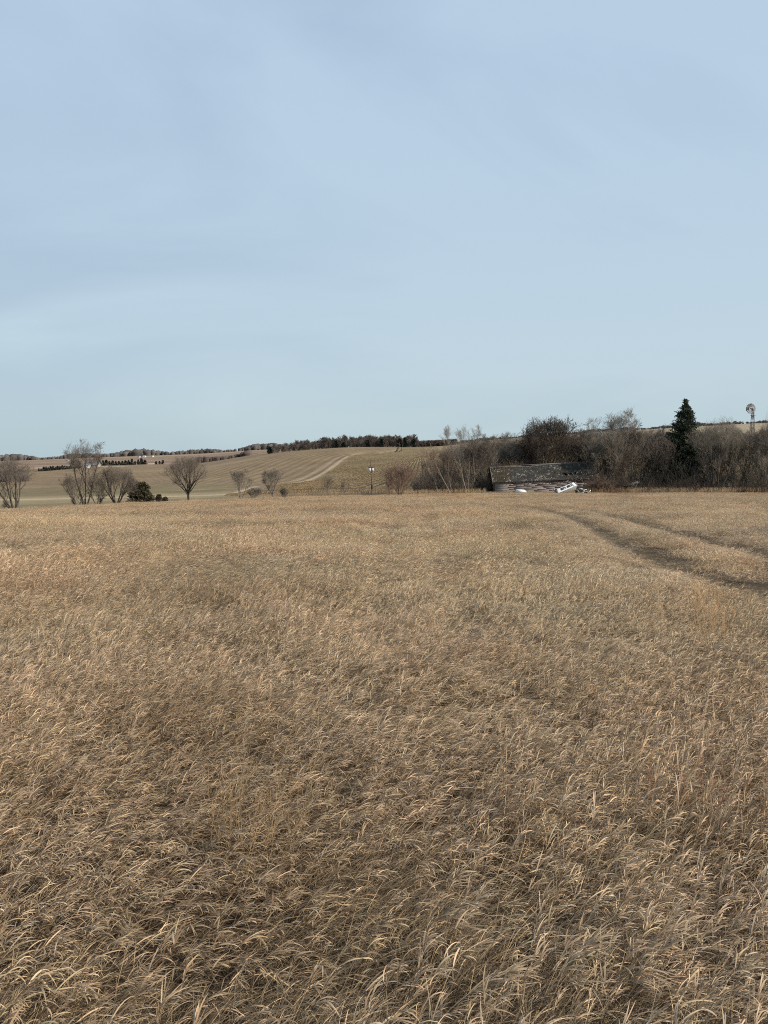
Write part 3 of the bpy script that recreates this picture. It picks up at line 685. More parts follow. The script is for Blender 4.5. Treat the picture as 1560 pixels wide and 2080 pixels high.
# ------------------------------------------------------------------ the old barn
BL, BR = 150.0, 153.0
def bpt(px, py, dy=0.0):
    Y = np.interp(px, [1003, 1212], [BL, BR]); return at(px, py, Y) + np.array([0, dy, 0])
barn_o = gpt(1105, 151.5)
root = empty('old_barn', barn_o); tag(root, 'long low derelict barn with weathered boards and a mossy patched roof at the thicket edge', 'barn'); OB = np.array(barn_o)
rb = np.random.default_rng(3)
wood = plain('weathered_boards', (.235, .21, .19), .9, .16, 1.6, .1, True, bump=.15, bscale=9)
x0, x1 = bpt(1006, 990)[0], bpt(1212, 990)[0]
Yf = lambda x: np.interp(x, [x0, x1], [BL, BR])
eave = lambda x: np.interp(x, [x0, x1], [bpt(1006, 978.5)[2], bpt(1212, 971)[2]]) + .10 * math.sin((x - x0) * .9) * .5
ridge = lambda x: np.interp(x, [x0, x1], [bpt(1000, 950)[2] - .0, bpt(1210, 938)[2]]) + .13 * math.sin((x - x0) * .5 + 1)
gz = lambda x: float(ground(x, 150)) - .4
m = MB()
nb = 15
for k in range(nb):                     # horizontal clapboards, broken into lengths, some slipped or missing
    u0, u1 = k / nb, (k + .995) / nb; x = x0
    while x < x1 - .1:
        xe = min(x + rb.uniform(2.2, 4.8), x1)
        if rb.uniform() > .03:
            g = rb.uniform(.85, 1.1); tint = np.array([1, rb.uniform(.93, .99), rb.uniform(.9, 1.0)]) * g
            if rb.uniform() < .08: tint = np.array([.55, .45, .42])
            z = lambda xx, u: gz(xx) + (eave(xx) - gz(xx)) * u
            dz = rb.normal(0, .004); o1 = rb.uniform(0, .02)
            P = [(x, Yf(x) - .05 - o1, z(x, u0) + dz), (xe - .02, Yf(xe) - .05 - o1, z(xe, u0) + dz), (xe - .02, Yf(xe), z(xe, u0) + dz), (x, Yf(x), z(x, u0) + dz),
                 (x, Yf(x) - .025 - o1, z(x, u1) + dz), (xe - .02, Yf(xe) - .025 - o1, z(xe, u1) + dz), (xe - .02, Yf(xe), z(xe, u1) + dz), (x, Yf(x), z(x, u1) + dz)]
            m.hexa(np.array(P) - OB, tint)
        x = xe
m.build('front_wall', wood, root)
dark_in = plain('dark_old_wood', (.035, .028, .024), .95, .3, 2)
m = MB(); m.hexa(np.array([(x0, BL + .03, gz(x0)), (x1, BR + .03, gz(x1)), (x1, BR + .1, gz(x1)), (x0, BL + .1, gz(x0)), (x0, BL + .03, eave(x0) - .05), (x1, BR + .03, eave(x1) - .05), (x1, BR + .1, eave(x1) - .05), (x0, BL + .1, eave(x0) - .05)]) - OB)
m.build('inner_wall', dark_in, root)
DEP = 4.2
for xx, Yy, nm in ((x0, BL, 'gable_wall'), (x1, BR, 'gable_wall')):
    m = MB(); kx = .05 if xx == x0 else -.05
    g = 10
    for k in range(g):
        u0, u1 = k / g, (k + .96) / g
        ya, yb = Yy + 2 * DEP * u0 + .02, Yy + 2 * DEP * u1
        zt = lambda y_: eave(xx) + (ridge(xx) - eave(xx)) * (1 - abs(y_ - Yy - DEP) / DEP) - .08
        c = np.array([1, .92, .88]) * rb.uniform(.35, .9)
        m.hexa(np.array([(xx, ya, gz(xx)), (xx + kx, ya, gz(xx)), (xx + kx, yb, gz(xx)), (xx, yb, gz(xx)), (xx, ya, zt(ya)), (xx + kx, ya, zt(ya)), (xx + kx, yb, zt(yb)), (xx, yb, zt(yb))]) - OB, c)
    m.build(nm, wood, root)
m = MB(); m.hexa(np.array([(x0, BL + 2 * DEP, gz(x0)), (x1, BR + 2 * DEP, gz(x1)), (x1, BR + 2 * DEP + .05, gz(x1)), (x0, BL + 2 * DEP + .05, gz(x0)),
                           (x0, BL + 2 * DEP, eave(x0)), (x1, BR + 2 * DEP, eave(x1)), (x1, BR + 2 * DEP + .05, eave(x1)), (x0, BL + 2 * DEP + .05, eave(x0))]) - OB, (.6, .55, .5)); m.build('back_wall', wood, root)
# roof: courses of shingles laid as small pieces, many weathered pale, some gone
def patch(x, u): return _n2(x * 1.0, u * 7, 1.3) * .5 + _n2(x * 2.3 + 4, u * 13, 1.1) * .5 + _n2(x * .5, u * 4 + 2, .9) * .4
shing = plain('mossy_shingles', (.050, .048, .044), .9, .35, 1.2, .15, True, bump=.3, bscale=8)
xr0, xr1 = x0 - .55, x1 + .4; nc_ = 26
for sgn, nm in ((1, 'roof'), (-1, 'roof')):
    m = MB(); nx_ = 120
    for c_ in range(nc_):
        u0, u1 = c_ / nc_, (c_ + 1.18) / nc_
        e_ = np.linspace(xr0, xr1, nx_ + 1) + rb.normal(0, .03, nx_ + 1)
        for k in range(nx_):
            xa, xb = e_[k] + .01, e_[k + 1] - .01; xm = (xa + xb) / 2; um = (u0 + u1) / 2
            p = patch(xm, um) + rb.normal(0, .22)
            t_ = (xm - xr0) / (xr1 - xr0)
            if sgn == 1 and (p > 1.05 or (t_ > .6 and um < .42 and p > .62)): continue
            v = rb.uniform(.7, 1.3); col = np.array([1.0, 1.0, .93]) * v
            if p + rb.normal(0, .30) > .66 + .2 * abs(um - .4) - .22 * (.1 < t_ < .65): col = np.array([4.6, 4.3, 4.0]) * rb.uniform(.45, 1.15)
            elif t_ > .55 and um < .5 and p > .1: col = np.array([.8, .62, .58]) * v
            elif t_ < .18: col = np.array([1.15, .98, .72]) * v
            if um > .955: col = np.array([3.6, 3.3, 3.2]) * v
            def rp(xx, u, lift):
                ya, za = Yf(xx) - .40, eave(xx) - .12; yr, zr = Yf(xx) + DEP, ridge(xx)
                y_ = ya + (yr - ya) * min(u, 1); z_ = za + (zr - za) * min(u, 1) + lift - .10 * math.sin(u * 3.1) * (1 + .5 * math.sin(xx * .5))
                return (xx, y_ if sgn == 1 else 2 * (Yf(xx) + DEP) - y_, z_)
            lf = rb.uniform(.03, .05)
            P = [rp(xa, u0, lf - .02), rp(xb, u0, lf - .02), rp(xb, u1, 0.0), rp(xa, u1, 0.0), rp(xa, u0, lf), rp(xb, u0, lf), rp(xb, u1, .02), rp(xa, u1, .02)]
            m.hexa(np.array(P) - OB, col)
    m.build(nm, shing, root)
m = MB()                                # rafters and laths showing through the holes
for k in range(30):
    xx = xr0 + .2 + k * (xr1 - xr0 - .4) / 29
    for s_ in (1, -1):
        a_ = np.array((xx, Yf(xx) - .35, eave(xx) - .36)); b_ = np.array((xx, Yf(xx) + DEP, ridge(xx) - .10))
        if s_ == -1: a_[1] = 2 * (Yf(xx) + DEP) - a_[1]
        m.bar(a_ - OB - (0, 0, .12), b_ - OB - (0, 0, .12), .06, .12)
m.build('rafters', dark_in, root)
m = MB(); m.bar(np.array((xr0, BL + DEP, ridge(xr0) + .07)) - OB, np.array((xr1 - .5, BR + DEP, ridge(xr1) + .07)) - OB, .32, .07); m.build('ridge_board', plain('pale_ridge', (.30, .27, .255), .85, .35, 2), root)
m = MB(); m.bar(np.array((xr0 - .02, BL - .45, eave(x0) - .34)) - OB, np.array((xr0 - .02, BL + DEP, ridge(x0) - .02)) - OB, .06, .3)
m.build('barge_board', wood, root)

# ------------------------------------------------------------------ wrecked camper shell, panel and scrap in front of the barn
CS = 144.0
p0 = at(1131, 999, CS); p1 = at(1168, 985, CS)      # lower left end, upper right end of its long side
white_sh = plain('camper_white', (.68, .675, .65), .5, .10, 1.5, .4); glass = plain('dusty_glass', (.07, .075, .08), .25, .3, 3, .5); trim = plain('grey_trim', (.22, .22, .22), .6)
root = empty('camper_shell', gpt(1146, CS)); tag(root, 'white camper shell with two side windows lying tilted against scrap before the barn', 'camper shell'); OC = np.array(root.location)
ux = np.array([math.cos(R(21)) * .985, .18, math.sin(R(21))]); ux /= np.linalg.norm(ux)
rl = R(36)
uy = np.cross((0, 0, 1.), ux); uy /= np.linalg.norm(uy); uz = np.cross(ux, uy)
uy, uz = uy * math.cos(rl) + uz * math.sin(rl) * -1, uz * math.cos(rl) + uy * math.sin(rl)
Mx = np.stack([ux, uy, uz], 1)
LL, WW, HH = 4.15, 1.75, 1.05
CO = at(1149, 994.5, CS) - OC
def cpnt(x, y, z): return CO + Mx @ np.array([x, y, z])
# local: x along, y across (away), z up; the -y side faces the camera
body = [cpnt(*q_) for q_ in ((-LL/2, -WW/2, -HH/2), (LL/2, -WW/2, -HH/2), (LL/2, WW/2, -HH/2), (-LL/2, WW/2, -HH/2), (-LL/2 + .35, -WW/2 + .22, HH/2), (LL/2 - .12, -WW/2 + .22, HH/2), (LL/2 - .12, WW/2 - .22, HH/2), (-LL/2 + .35, WW/2 - .22, HH/2))]
m = MB(); m.hexa(body); o = m.build('body', white_sh, root)
bv = o.modifiers.new('b', 'BEVEL'); bv.width = .06; bv.segments = 3
def side_pt(x, s, off):          # on the slanted side wall
    return cpnt(x, -WW/2 + .22 * s - off, -HH/2 + HH * s)
for xa, xb in ((-1.25, -.05), (.12, 1.3)):
    fr = MB()
    P = [side_pt(xa, .32, .03), side_pt(xb, .32, .03), side_pt(xb, .32, -.01), side_pt(xa, .32, -.01), side_pt(xa + .1, .84, .03), side_pt(xb, .84, .03), side_pt(xb, .84, -.01), side_pt(xa + .1, .84, -.01)]
    fr.hexa(P); wo = fr.build('window', trim, root)
    P = [side_pt(xa + .07, .37, .04), side_pt(xb - .06, .37, .04), side_pt(xb - .06, .37, .02), side_pt(xa + .07, .37, .02), side_pt(xa + .15, .79, .04), side_pt(xb - .06, .79, .04), side_pt(xb - .06, .79, .02), side_pt(xa + .15, .79, .02)]
    g = MB(); g.hexa(P); g.build('pane', glass, wo)
m = MB(); m.bar(cpnt(LL/2 - .62, -WW/2 - .03, -HH/2), cpnt(LL/2 - .65, -WW/2 + .19, HH/2 + .02), .06, .04); m.bar(cpnt(LL/2 - .65, -WW/2 + .19, HH/2 + .02), cpnt(LL/2 - .65, WW/2 - .2, HH/2 + .02), .06, .04)
m.bar(cpnt(-LL/2, -WW/2 - .02, -HH/2), cpnt(LL/2, -WW/2 - .02, -HH/2), .07, .05)
m.build('trim', trim, root)
m = MB(); m.hexa([cpnt(LL/2 + .0, -.6, -HH*.38), cpnt(LL/2 + .03, -.6, -HH*.38), cpnt(LL/2 + .03, .6, -HH*.38), cpnt(LL/2, .6, -HH*.38), cpnt(LL/2 - .1, -.5, HH*.3), cpnt(LL/2 - .07, -.5, HH*.3), cpnt(LL/2 - .07, .5, HH*.3), cpnt(LL/2 - .1, .5, HH*.3)]); m.build('hatch', trim, root)
grey_metal = plain('scrap_metal', (.27, .265, .255), .55, .4, 3, .4, False, .3)
dark_scrap = plain('dark_scrap', (.03, .028, .027), .8, .4, 3)
def scrap(name, label, cat, pts, w_, mat, group, d_=.05):
    P = [at(px, py, Y) for px, py, Y in pts]; o_ = np.array(P[0]); m = MB()
    for a_, b_ in zip(P[:-1], P[1:]): m.bar(a_ - o_, b_ - o_, w_, d_, up=(0, 1, 0))
    tag(m.build(name, mat, None, tuple(o_)), label, cat, group)
GS = 'bent scrap strips heaped beside the camper shell'
scrap('metal_strip', 'pale bent metal strip curving down from the right end of the camper shell', 'metal strip', [(1171, 994, 144), (1176, 999, 143.6), (1186, 1001.5, 143.3)], .16, grey_metal, GS)
scrap('metal_strip', 'long pale metal strip arching over the middle of the scrap heap', 'metal strip', [(1177, 993, 144.4), (1188, 997, 144), (1196, 1001, 143.6)], .14, grey_metal, GS)
scrap('metal_strip', 'topmost whitish strip of the scrap heap next to the camper shell', 'metal strip', [(1176, 991.5, 144.7), (1184, 993.5, 144.6), (1192, 995, 144.6)], .12, white_sh, GS)
scrap('metal_strip', 'thin grey strip lying low at the tail of the scrap heap', 'metal strip', [(1190, 998, 144), (1201, 1000, 143.8), (1209, 1002, 143.6)], .10, grey_metal, GS)
scrap('metal_strip', 'short upright whitish strip sticking out of the tail of the scrap heap', 'metal strip', [(1196, 1000, 144.2), (1200, 995.5, 144.2)], .14, white_sh, GS)
scrap('metal_strip', 'dark bar propping up the right end of the camper shell', 'metal strip', [(1170, 1001, 144.6), (1176, 993, 145)], .35, dark_scrap, GS, .3)
scrap('metal_strip', 'dark bent bar lying behind the pale strips of the scrap heap', 'metal strip', [(1174, 998, 145.2), (1188, 999, 145), (1200, 1001, 144.8)], .4, dark_scrap, GS, .3)
scrap('metal_strip', 'thin pale bar crossing the lower middle of the scrap heap', 'metal strip', [(1180, 1001, 143.2), (1189, 998, 143.6), (1194, 999, 143.8)], .09, grey_metal, GS)
GP = 'thin stakes at the lower left end of the camper shell'
scrap('stake', 'pale stake leaning at the lower left end of the camper shell', 'stake', [(1129, 1001, 143.8), (1126, 993, 143.8)], .10, white_sh, GP)
scrap('stake', 'dark stake standing between the pale stake and the camper shell', 'stake', [(1131, 1002, 143.6), (1127, 995, 143.8)], .14, dark_scrap, GP)
scrap('stake', 'grey stake farthest from the camper shell, outside the pale stake', 'stake', [(1124, 1001, 144), (1122.5, 994.5, 144)], .07, grey_metal, GP)
m = MB(); a_ = at(1048, 996.5, 147.5); b_ = at(1070.5, 996.8, 147.2); o_ = np.array(a_)
m.hexa([a_ - o_ + (0, 0, -.45), b_ - o_ + (0, 0, -.3), b_ - o_ + (0, .06, -.3), a_ - o_ + (0, .06, -.45), a_ - o_ + (.05, .25, .32), b_ - o_ + (-.4, .25, .16), b_ - o_ + (-.4, .31, .16), a_ - o_ + (.05, .31, .32)])
o = m.build('white_panel', white_sh, None, tuple(o_)); tag(o, 'white metal panel lying on edge in the grass against the barn wall', 'panel')
scrap('plank', 'thin pale plank lying beside the white panel at the barn wall', 'plank', [(1040, 997, 147.6), (1048, 997.5, 147.6)], .12, wood, None)

# ------------------------------------------------------------------ windmill
WY = 178.0
wb = np.array(gpt(1524, WY)); hub = at(1525.5, 830, WY - .6) - wb
root = empty('farm_windmill', tuple(wb)); tag(root, 'old farm windmill with a round bladed wheel on a lattice tower above the thicket', 'windmill')
galv = plain('galvanised_steel', (.22, .195, .17), .6, .3, 2, .3); dk = plain('dark_steel', (.05, .045, .04), .6, .3, 2)
Ht = hub[2] - .3
m = MB(); leg = lambda u, sx, sy: np.array((sx * (1.0 * (1 - u) + .16 * u), sy * (1.0 * (1 - u) + .16 * u), Ht * u - .3 * (1 - u)))
for sx in (-1, 1):
    for sy in (-1, 1):
        m2 = MB(); m2.bar(leg(0, sx, sy), leg(1, sx, sy), .075); m2.build('tower_leg', dk, root)
lv = np.linspace(0, 1, 8)
for u0, u1 in zip(lv[:-1], lv[1:]):
    for (ax_, ay), (bx, by) in (((-1, -1), (1, -1)), ((1, -1), (1, 1)), ((1, 1), (-1, 1)), ((-1, 1), (-1, -1))):
        m.bar(leg(u1, ax_, ay), leg(u1, bx, by), .045); m.bar(leg(u0, ax_, ay), leg(u1, bx, by), .028); m.bar(leg(u0, bx, by), leg(u1, ax_, ay), .028)
m.build('bracing', dk, root)
m = MB(); m.box(0, 0, Ht * .93, .9, .9, .08); m.build('platform', dk, root)
m = MB(); m.tube([(hub[0] - .0, -.5, hub[2]), (0, .55, hub[2])], [.16, .2], 8); m.box(0, .1, hub[2] - .15, .35, .5, .55); m.build('gearbox', dk, root)
m = MB(); yaw = R(8); Rw = 1.25
wxv = np.array([math.cos(yaw), math.sin(yaw), 0]); wz = np.array([0, 0, 1.]); wn = np.array([math.sin(yaw), -math.cos(yaw), 0]); H0 = np.array([hub[0], -.6, hub[2]])
for k in range(18):
    a0 = 2 * np.pi * k / 18; da = .125
    def bp_(r_, a, tw): return H0 + (wxv * math.cos(a) + wz * math.sin(a)) * r_ + wn * tw
    P = [bp_(.42, a0 - da * .8, .06), bp_(Rw, a0 - da, .05), bp_(Rw, a0 + da, -.04), bp_(.42, a0 + da * .8, -.05)]
    m.hexa(P + [p - wn * .015 for p in P]) if 1 else None
wh = m.build('wheel', galv, root)
m = MB(); 
for rr__ in (.5, .98):
    c = np.array([H0 + (wxv * math.cos(a) + wz * math.sin(a)) * rr__ - wn * .06 for a in np.linspace(0, 2 * np.pi, 33)]); m.tube(c, np.full(33, .025), 4)
for k in range(6):
    a = 2 * np.pi * k / 6; m.bar(H0, H0 + (wxv * math.cos(a) + wz * math.sin(a)) * 1.15 - wn * .06, .04)
m.build('rim', dk, wh)
tl = np.array([-.16, 1.0, .03]); tl /= np.linalg.norm(tl); T0 = np.array([0, .3, hub[2]])
m = MB(); m.bar(T0, T0 + tl * 2.0, .06); m.build('tail_boom', dk, root)
m = MB(); q0 = T0 + tl * 1.2; q1 = T0 + tl * 2.4; th_ = np.array([.02, .008, 0])
m.hexa([q0 - (0, 0, .2), q1 - (0, 0, .45), q1 - (0, 0, .45) + th_, q0 - (0, 0, .2) + th_, q0 + (0, 0, .2), q1 + (0, 0, .45), q1 + (0, 0, .45) + th_, q0 + (0, 0, .2) + th_]); m.build('tail_vane', galv, root)

# ------------------------------------------------------------------ the thicket
TH = dict(fork=(6, 6, 6, 5), ang=(.45, .55, .65, .8), up=.2, tmin=.22)
GT = 'large bare trees standing in the thicket'
solo('wide dark bare tree fanning out from behind the barn roof, its crown against the sky', 1108, 164, 849, 142, 51, mt=bark_dark, mc=twig_dark, stems=11, spread=.60, r0=.18, zc=.6, low=.6, minr=.022, fork=(6, 5, 5, 4), ang=(.45, .55, .65, .75), up=.2, tmin=.35, wander=.17, group=GT)
solo('tall grey bare tree with a broad fan crown between the barn and the spruce', 1250, 168, 832, 96, 52, mt=bark_grey, mc=twig_grey, stems=4, spread=.35, r0=.22, minr=.017, zc=.72, low=.5, fork=(7, 6, 5, 4), ang=(.45, .5, .6, .75), up=.14, tmin=.45, tmin2=.35, group=GT)
solo('dark bare tree with a short forked trunk between the spruce and the windmill', 1456, 153.5, 848, 112, 53, mt=bark_dark, mc=twig_grey, stems=4, spread=.40, r0=.24, fork=(6, 6, 6, 5), ang=(.5, .55, .65, .8), up=.16, tmin=.3, group=GT)
solo('bare tree with two heavy leaning trunks at the very right, beside the windmill', 1566, 153, 834, 66, 54, mt=bark_grey, mc=twig_grey, stems=4, spread=.30, r0=.24, fork=(7, 6, 6, 5), ang=(.45, .5, .6, .75), up=.2, tmin=.25, group=GT)
GL = 'pale leaning trunks at the left end of the thicket'
for k, (px, Y, top, wpx, lean, seed) in enumerate(((892, 152, 905, 62, (-.22, 0), 61), (918, 151, 900, 60, (-.30, 0), 62), (949, 152, 893, 72, (-.16, 0), 63))):
    solo(('pale leaning tree nearest the open field at the left end of the thicket', 'middle one of the three pale leaning trees left of the barn', 'pale forked leaning tree closest to the barn\'s left end')[k],
         px, Y, top, wpx, seed, mt=bark_pale, mc=(twig_red, twig_red, twig_grey)[k], stems=(1, 2, 2)[k], spread=.12, r0=.13, fork=(7, 5, 5, 3), ang=(.55, .6, .7, .8), up=.12, tmin=.3, lean=lean, group=GL)
solo('tall slender tree with whitish open top left of the barn, farther from it', 916, 165, 864, 52, 65, mt=bark_pale, mc=twig_pale, stems=2, spread=.08, r0=.12, zc=.8, low=.3, fork=(7, 5, 5, 4), ang=(.5, .55, .65, .8), up=.2, tmin=.6, group='two slender pale-topped trees')
solo('tall slender tree with whitish open top left of the barn, nearer to it', 946, 166, 862, 48, 66, mt=bark_pale, mc=twig_pale, stems=2, spread=.08, r0=.12, zc=.8, low=.3, fork=(7, 5, 5, 4), ang=(.4, .5, .6, .8), up=.3, tmin=.55, group='two slender pale-topped trees')
# slender trees of the thicket: a few kinds, copied
kinds = []
rt = np.random.default_rng(21)
tops = lambda px: float(np.interp(px, [800, 850, 900, 940, 960, 1000, 1040, 1060, 1190, 1205, 1300, 1350, 1430, 1500, 1580], [965, 935, 912, 892, 886, 882, 884, 892, 874, 872, 868, 862, 862, 866, 858]))
def third(k): return ('first', 'second', 'third', 'fourth', 'fifth', 'sixth', 'seventh', 'eighth', 'ninth', 'tenth', 'eleventh', 'twelfth')[k]
spans = [(858, 935, 'bare tree in the thicket\'s thin left end, %s counting towards the barn', 4, 1),
         (955, 1000, 'bare tree crowding the left gable of the barn, %s counting towards the gable', 6, 2),
         (1008, 1088, 'slender bare tree behind the barn roof, %s counting from the left gable', 8, 0),
         (1150, 1212, 'slender bare tree behind the right end of the barn roof, %s counting towards the spruce', 7, 0),
         (1218, 1290, 'bare tree rising over the brush just right of the barn, %s counting from the barn', 8, 3),
         (1296, 1372, 'bare tree in the thicket left of the spruce, %s counting towards the spruce', 9, 3),
         (1404, 1506, 'bare tree between the spruce and the windmill, %s counting from the spruce', 10, 3),
         (1518, 1590, 'bare tree right of the windmill tower, %s counting from the windmill', 6, 1)]
for k in range(6):
    lev = bare_tree_data(300 + k, H=12, W=(5.5, 6.5, 6, 8, 5, 7)[k], stems=(2, 3, 1, 4, 2, 3)[k], spread=(.15, .25, .1, .35, .2, .3)[k], r0=(.13, .11, .16, .10, .14, .12)[k], fork=(7, 6, 5, 4), ang=(.42, .5, .6, .7), up=.24, tmin=.22, wander=.13, minr=.012)
    kinds.append([tree_meshes(lev, 12, (5.5, 6.5, 6, 8, 5, 7)[k], lo=1), None])
for a0, a1, txt, cnt, sh in spans:
    for k in range(cnt):
        px = a0 + (a1 - a0) * (k + rt.uniform(.2, .8)) / cnt; Y = rt.uniform(158, 176) + (4 if 1000 < px < 1215 else -3)
        if 1000 < px < 1215: Y = max(Y, 164)
        if 1335 < px < 1440: Y = max(Y, 166)
        h = hfor(px, tops(px) + rt.uniform(-6, 16) + 26 * (1342 < px < 1436), Y); kk = int(rt.integers(0, 6)); s_ = h / 12
        lab = txt % third(k); rz = rt.uniform(0, 6.28); sx = s_ * rt.uniform(.9, 1.25)
        if kinds[kk][1] is None:
            kinds[kk][1] = tree_thing('bare_tree', lab, 'bare tree', gpt(px, Y), kinds[kk][0], (bark_grey, bark_dark)[kk % 2], (twig_grey, twig_brown, twig_grey)[kk % 3], 'bare trees of the thicket', rz)
            kinds[kk][1].scale = (sx, sx, s_)
        else: copy_tree(kinds[kk][1], gpt(px, Y), rz, (sx, sx, s_), lab, 'bare trees of the thicket')
# undergrowth: countless thin stems
def brush(name, label, n_, pxr, Yr, hr_, seed, mat, stems=14, wid=.45, r0=.02, gaps=None):
    r = np.random.default_rng(seed); B = n_ * stems
    px = r.uniform(*pxr, n_); Y = r.uniform(*Yr, n_) if not callable(Yr) else Yr(px, r)
    k = np.ones(n_, bool)
    if gaps: 
        for g0, g1, gy in gaps: k &= ~((px > g0) & (px < g1) & (Y < gy))
    px, Y = px[k], Y[k]; n_ = len(px); x = (px - 780) / FPX * Y; z = ground(x, Y)
    h = r.uniform(*hr_, n_) * (1 + .25 * np.sin(px * .11) + .2 * np.sin(px * .037))
    b_ = np.repeat(np.stack([x, Y, z - .1], 1), stems, 0); b_[:, :2] += r.normal(0, .35, (len(b_), 2))
    d = np.c_[r.normal(0, wid, len(b_)), r.normal(0, wid, len(b_)), np.ones(len(b_))]; d /= np.linalg.norm(d, axis=1, keepdims=True)
    hh = np.repeat(h, stems) * r.uniform(.5, 1.1, len(b_))
    P = march(r, b_, d, hh, 5, .02, .16); Rr = taper(np.full(len(b_), r0) * r.uniform(.7, 1.3, len(b_)), 5)
    P2, R2 = spawn(r, P, Rr, 6, .2, .55, .45, .7, 3, .12, .2)
    P3, R3 = spawn(r, P2, R2, 3, .3, .6, .5, .8, 3, .1, .2)
    V, F, C, n0 = [], [], [], 0
    for p_, q_ in ((P, Rr), (P2, np.maximum(R2, .011)), (P3, np.maximum(R3, .010))):
        v, f, ix = tubes(p_, q_, 3); V.append(v); F.append(f + n0); n0 += len(v); C.append(r.uniform(.6, 1.35, len(p_))[ix][:, None] * np.ones(3))
    return tag(link(name, npmesh(name, np.concatenate(V), np.concatenate(F), mat, np.concatenate(C))), label, 'brush', kind='stuff')
brush('undergrowth', 'tangled grey brown brush filling the thicket below the trees', 150, (955, 1600), (157, 178), (4.0, 8.5), 71, twig_grey, gaps=[(990, 1218, 163)], stems=12)
brush('undergrowth', 'low dark brush along the front of the thicket right of the barn', 150, (1196, 1600), (149, 158), (1.2, 3.2), 72, twig_dark, stems=14, wid=.6)
brush('undergrowth', 'dark low brush under the leaning trees left of the barn', 85, (846, 1000), (152, 164), (2.0, 4.5), 73, twig_brown, stems=14, wid=.35)
brush('undergrowth', 'reddish low brush at the right end of the barn', 22, (1196, 1240), (149, 152), (1.5, 2.8), 74, twig_red, stems=14, wid=.6)
brush('undergrowth', 'sparse reddish saplings over the foot of the stubble hill', 40, (790, 935), (155, 176), (4.5, 7.5), 75, twig_red, stems=6, wid=.2)
# leaning boards and posts at the thicket edge
tb = MB(); o_ = np.array(gpt(1280, 150))
ra = np.random.default_rng(5)
for k in range(13):
    u = k / 12; a_ = at(1262 + 30 * u + ra.normal(0, 2), 990 + ra.normal(0, 1.5), 149.5 + ra.uniform(0, 2)); b_ = at(1278 + 20 * u + ra.normal(0, 2), 986 - 7 * u + ra.normal(0, 1), 151 + ra.uniform(0, 2)); tb.bar(a_ - o_, b_ - o_, .13, .05)
tb.bar(at(1254, 990, 149.4) - o_, at(1299, 979, 151) - o_, .22, .1); tb.bar(at(1262, 986, 150.4) - o_, at(1296, 978, 152) - o_, .2, .1)
tag(tb.build('board_pile', plain('grey_old_boards', (.11, .095, .085), .9, .35, 2, .1), None, tuple(o_)), 'dark slanting pile of old boards at the thicket edge between barn and spruce', 'board pile')
def logpile(px, Y, name, label, n_, wpx, hpx, seed):
    r = np.random.default_rng(seed); m = MB(); o_ = np.array(gpt(px, Y)); sc_ = 1 / ppm(Y)
    for k in range(n_):
        c = np.array([r.normal(0, wpx * .25) * sc_, r.normal(0, .5), abs(r.normal(0, hpx * .4)) * sc_]); d = r.normal(0, 1, 3) * (1, .6, .5); d /= np.linalg.norm(d)
        L_ = r.uniform(.6, 1.6); m.tube([c - d * L_, c + r.normal(0, .1, 3), c + d * L_], [.09, .07, .03], 5)
    tag(m.build(name, bark_dark, None, tuple(o_)), label, 'branch pile')
logpile(1409, 150.5, 'branch_pile', 'dark heap of dead branches at the thicket edge just right of the spruce', 60, 34, 14, 1)
logpile(1482, 151, 'branch_pile', 'low dark heap of dead branches between the forked tree and the windmill', 45, 40, 10, 2)
for k, (px, ht) in enumerate(((1494, 1.5), (1504, 1.3), (1513, 1.5), (1524, 1.2))):
    m = MB(); m.tube([(0, 0, -.3), (.06 * (k - 1), 0, ht)], [.08, .07], 7)
    tag(m.build('fence_post', bark_grey, None, gpt(px, 151)), ('weathered fence post nearest the low branch heap, leaning left', 'weathered fence post second from the low branch heap', 'weathered fence post third from the low branch heap', 'short weathered fence post farthest from the low branch heap')[k], 'fence post', 'fence posts in tall grass below the windmill')

# taller weeds along the far edge of the field
def weeds(name, label, n_, gen, seed, cols, hh, r0=.006, lean=.25, sub=7):
    r = np.random.default_rng(seed); x, y = gen(r, n_); z = ground(x, y)
    b_ = np.stack([x, y, z], 1); d = np.c_[r.normal(lean, .18, n_), r.normal(0, .2, n_), np.ones(n_)]; d /= np.linalg.norm(d, axis=1, keepdims=True)
    hf = r.uniform(*hh, n_) * np.where((r0 > .01) & (np.abs(x / y - .205) < .068), .42, 1)
    P = march(r, b_, d, hf, 5, .0, .06); Rr = taper(np.full(n_, r0), 5, .4)
    P2, R2 = spawn(r, P, Rr, sub, .35, .5, .28, .6, 3, .15, .15)
    V, F, C, n0 = [], [], [], 0
    for p_, q_ in ((P, Rr), (P2, np.maximum(R2, r0 * .55))):
        v, f, ix = tubes(p_, q_, 3); V.append(v); F.append(f + n0); n0 += len(v)
        C.append((np.array(cols)[r.integers(0, len(cols), len(p_))] * r.uniform(.7, 1.2, (len(p_), 1)))[ix])
    return tag(link(name, npmesh(name, np.concatenate(V), np.concatenate(F), grass_m, np.concatenate(C))), label, 'weeds', kind='stuff')
def edge_gen(r, n_):
    px = np.where(r.uniform(0, 1, n_) < .75, r.uniform(985, 1620, n_), r.uniform(560, 985, n_)); y = np.interp(px, [560, 850, 1620], [140, 148, 150.5]) + r.normal(0, 1.0, n_); 
    return (px - 780) / FPX * y, y
weeds('weeds', 'tall tawny weeds along the foot of the thicket', 7000, edge_gen, 81, [(.50, .39, .25), (.42, .33, .22), (.56, .45, .30)], (.5, 1.25), .012, .1)
def clump_gen(cx, cy, s): 
    p = hit(cx, cy, 1.5); return lambda r, n_: (r.normal(p[0], s, n_), r.normal(p[1], s * .8, n_))
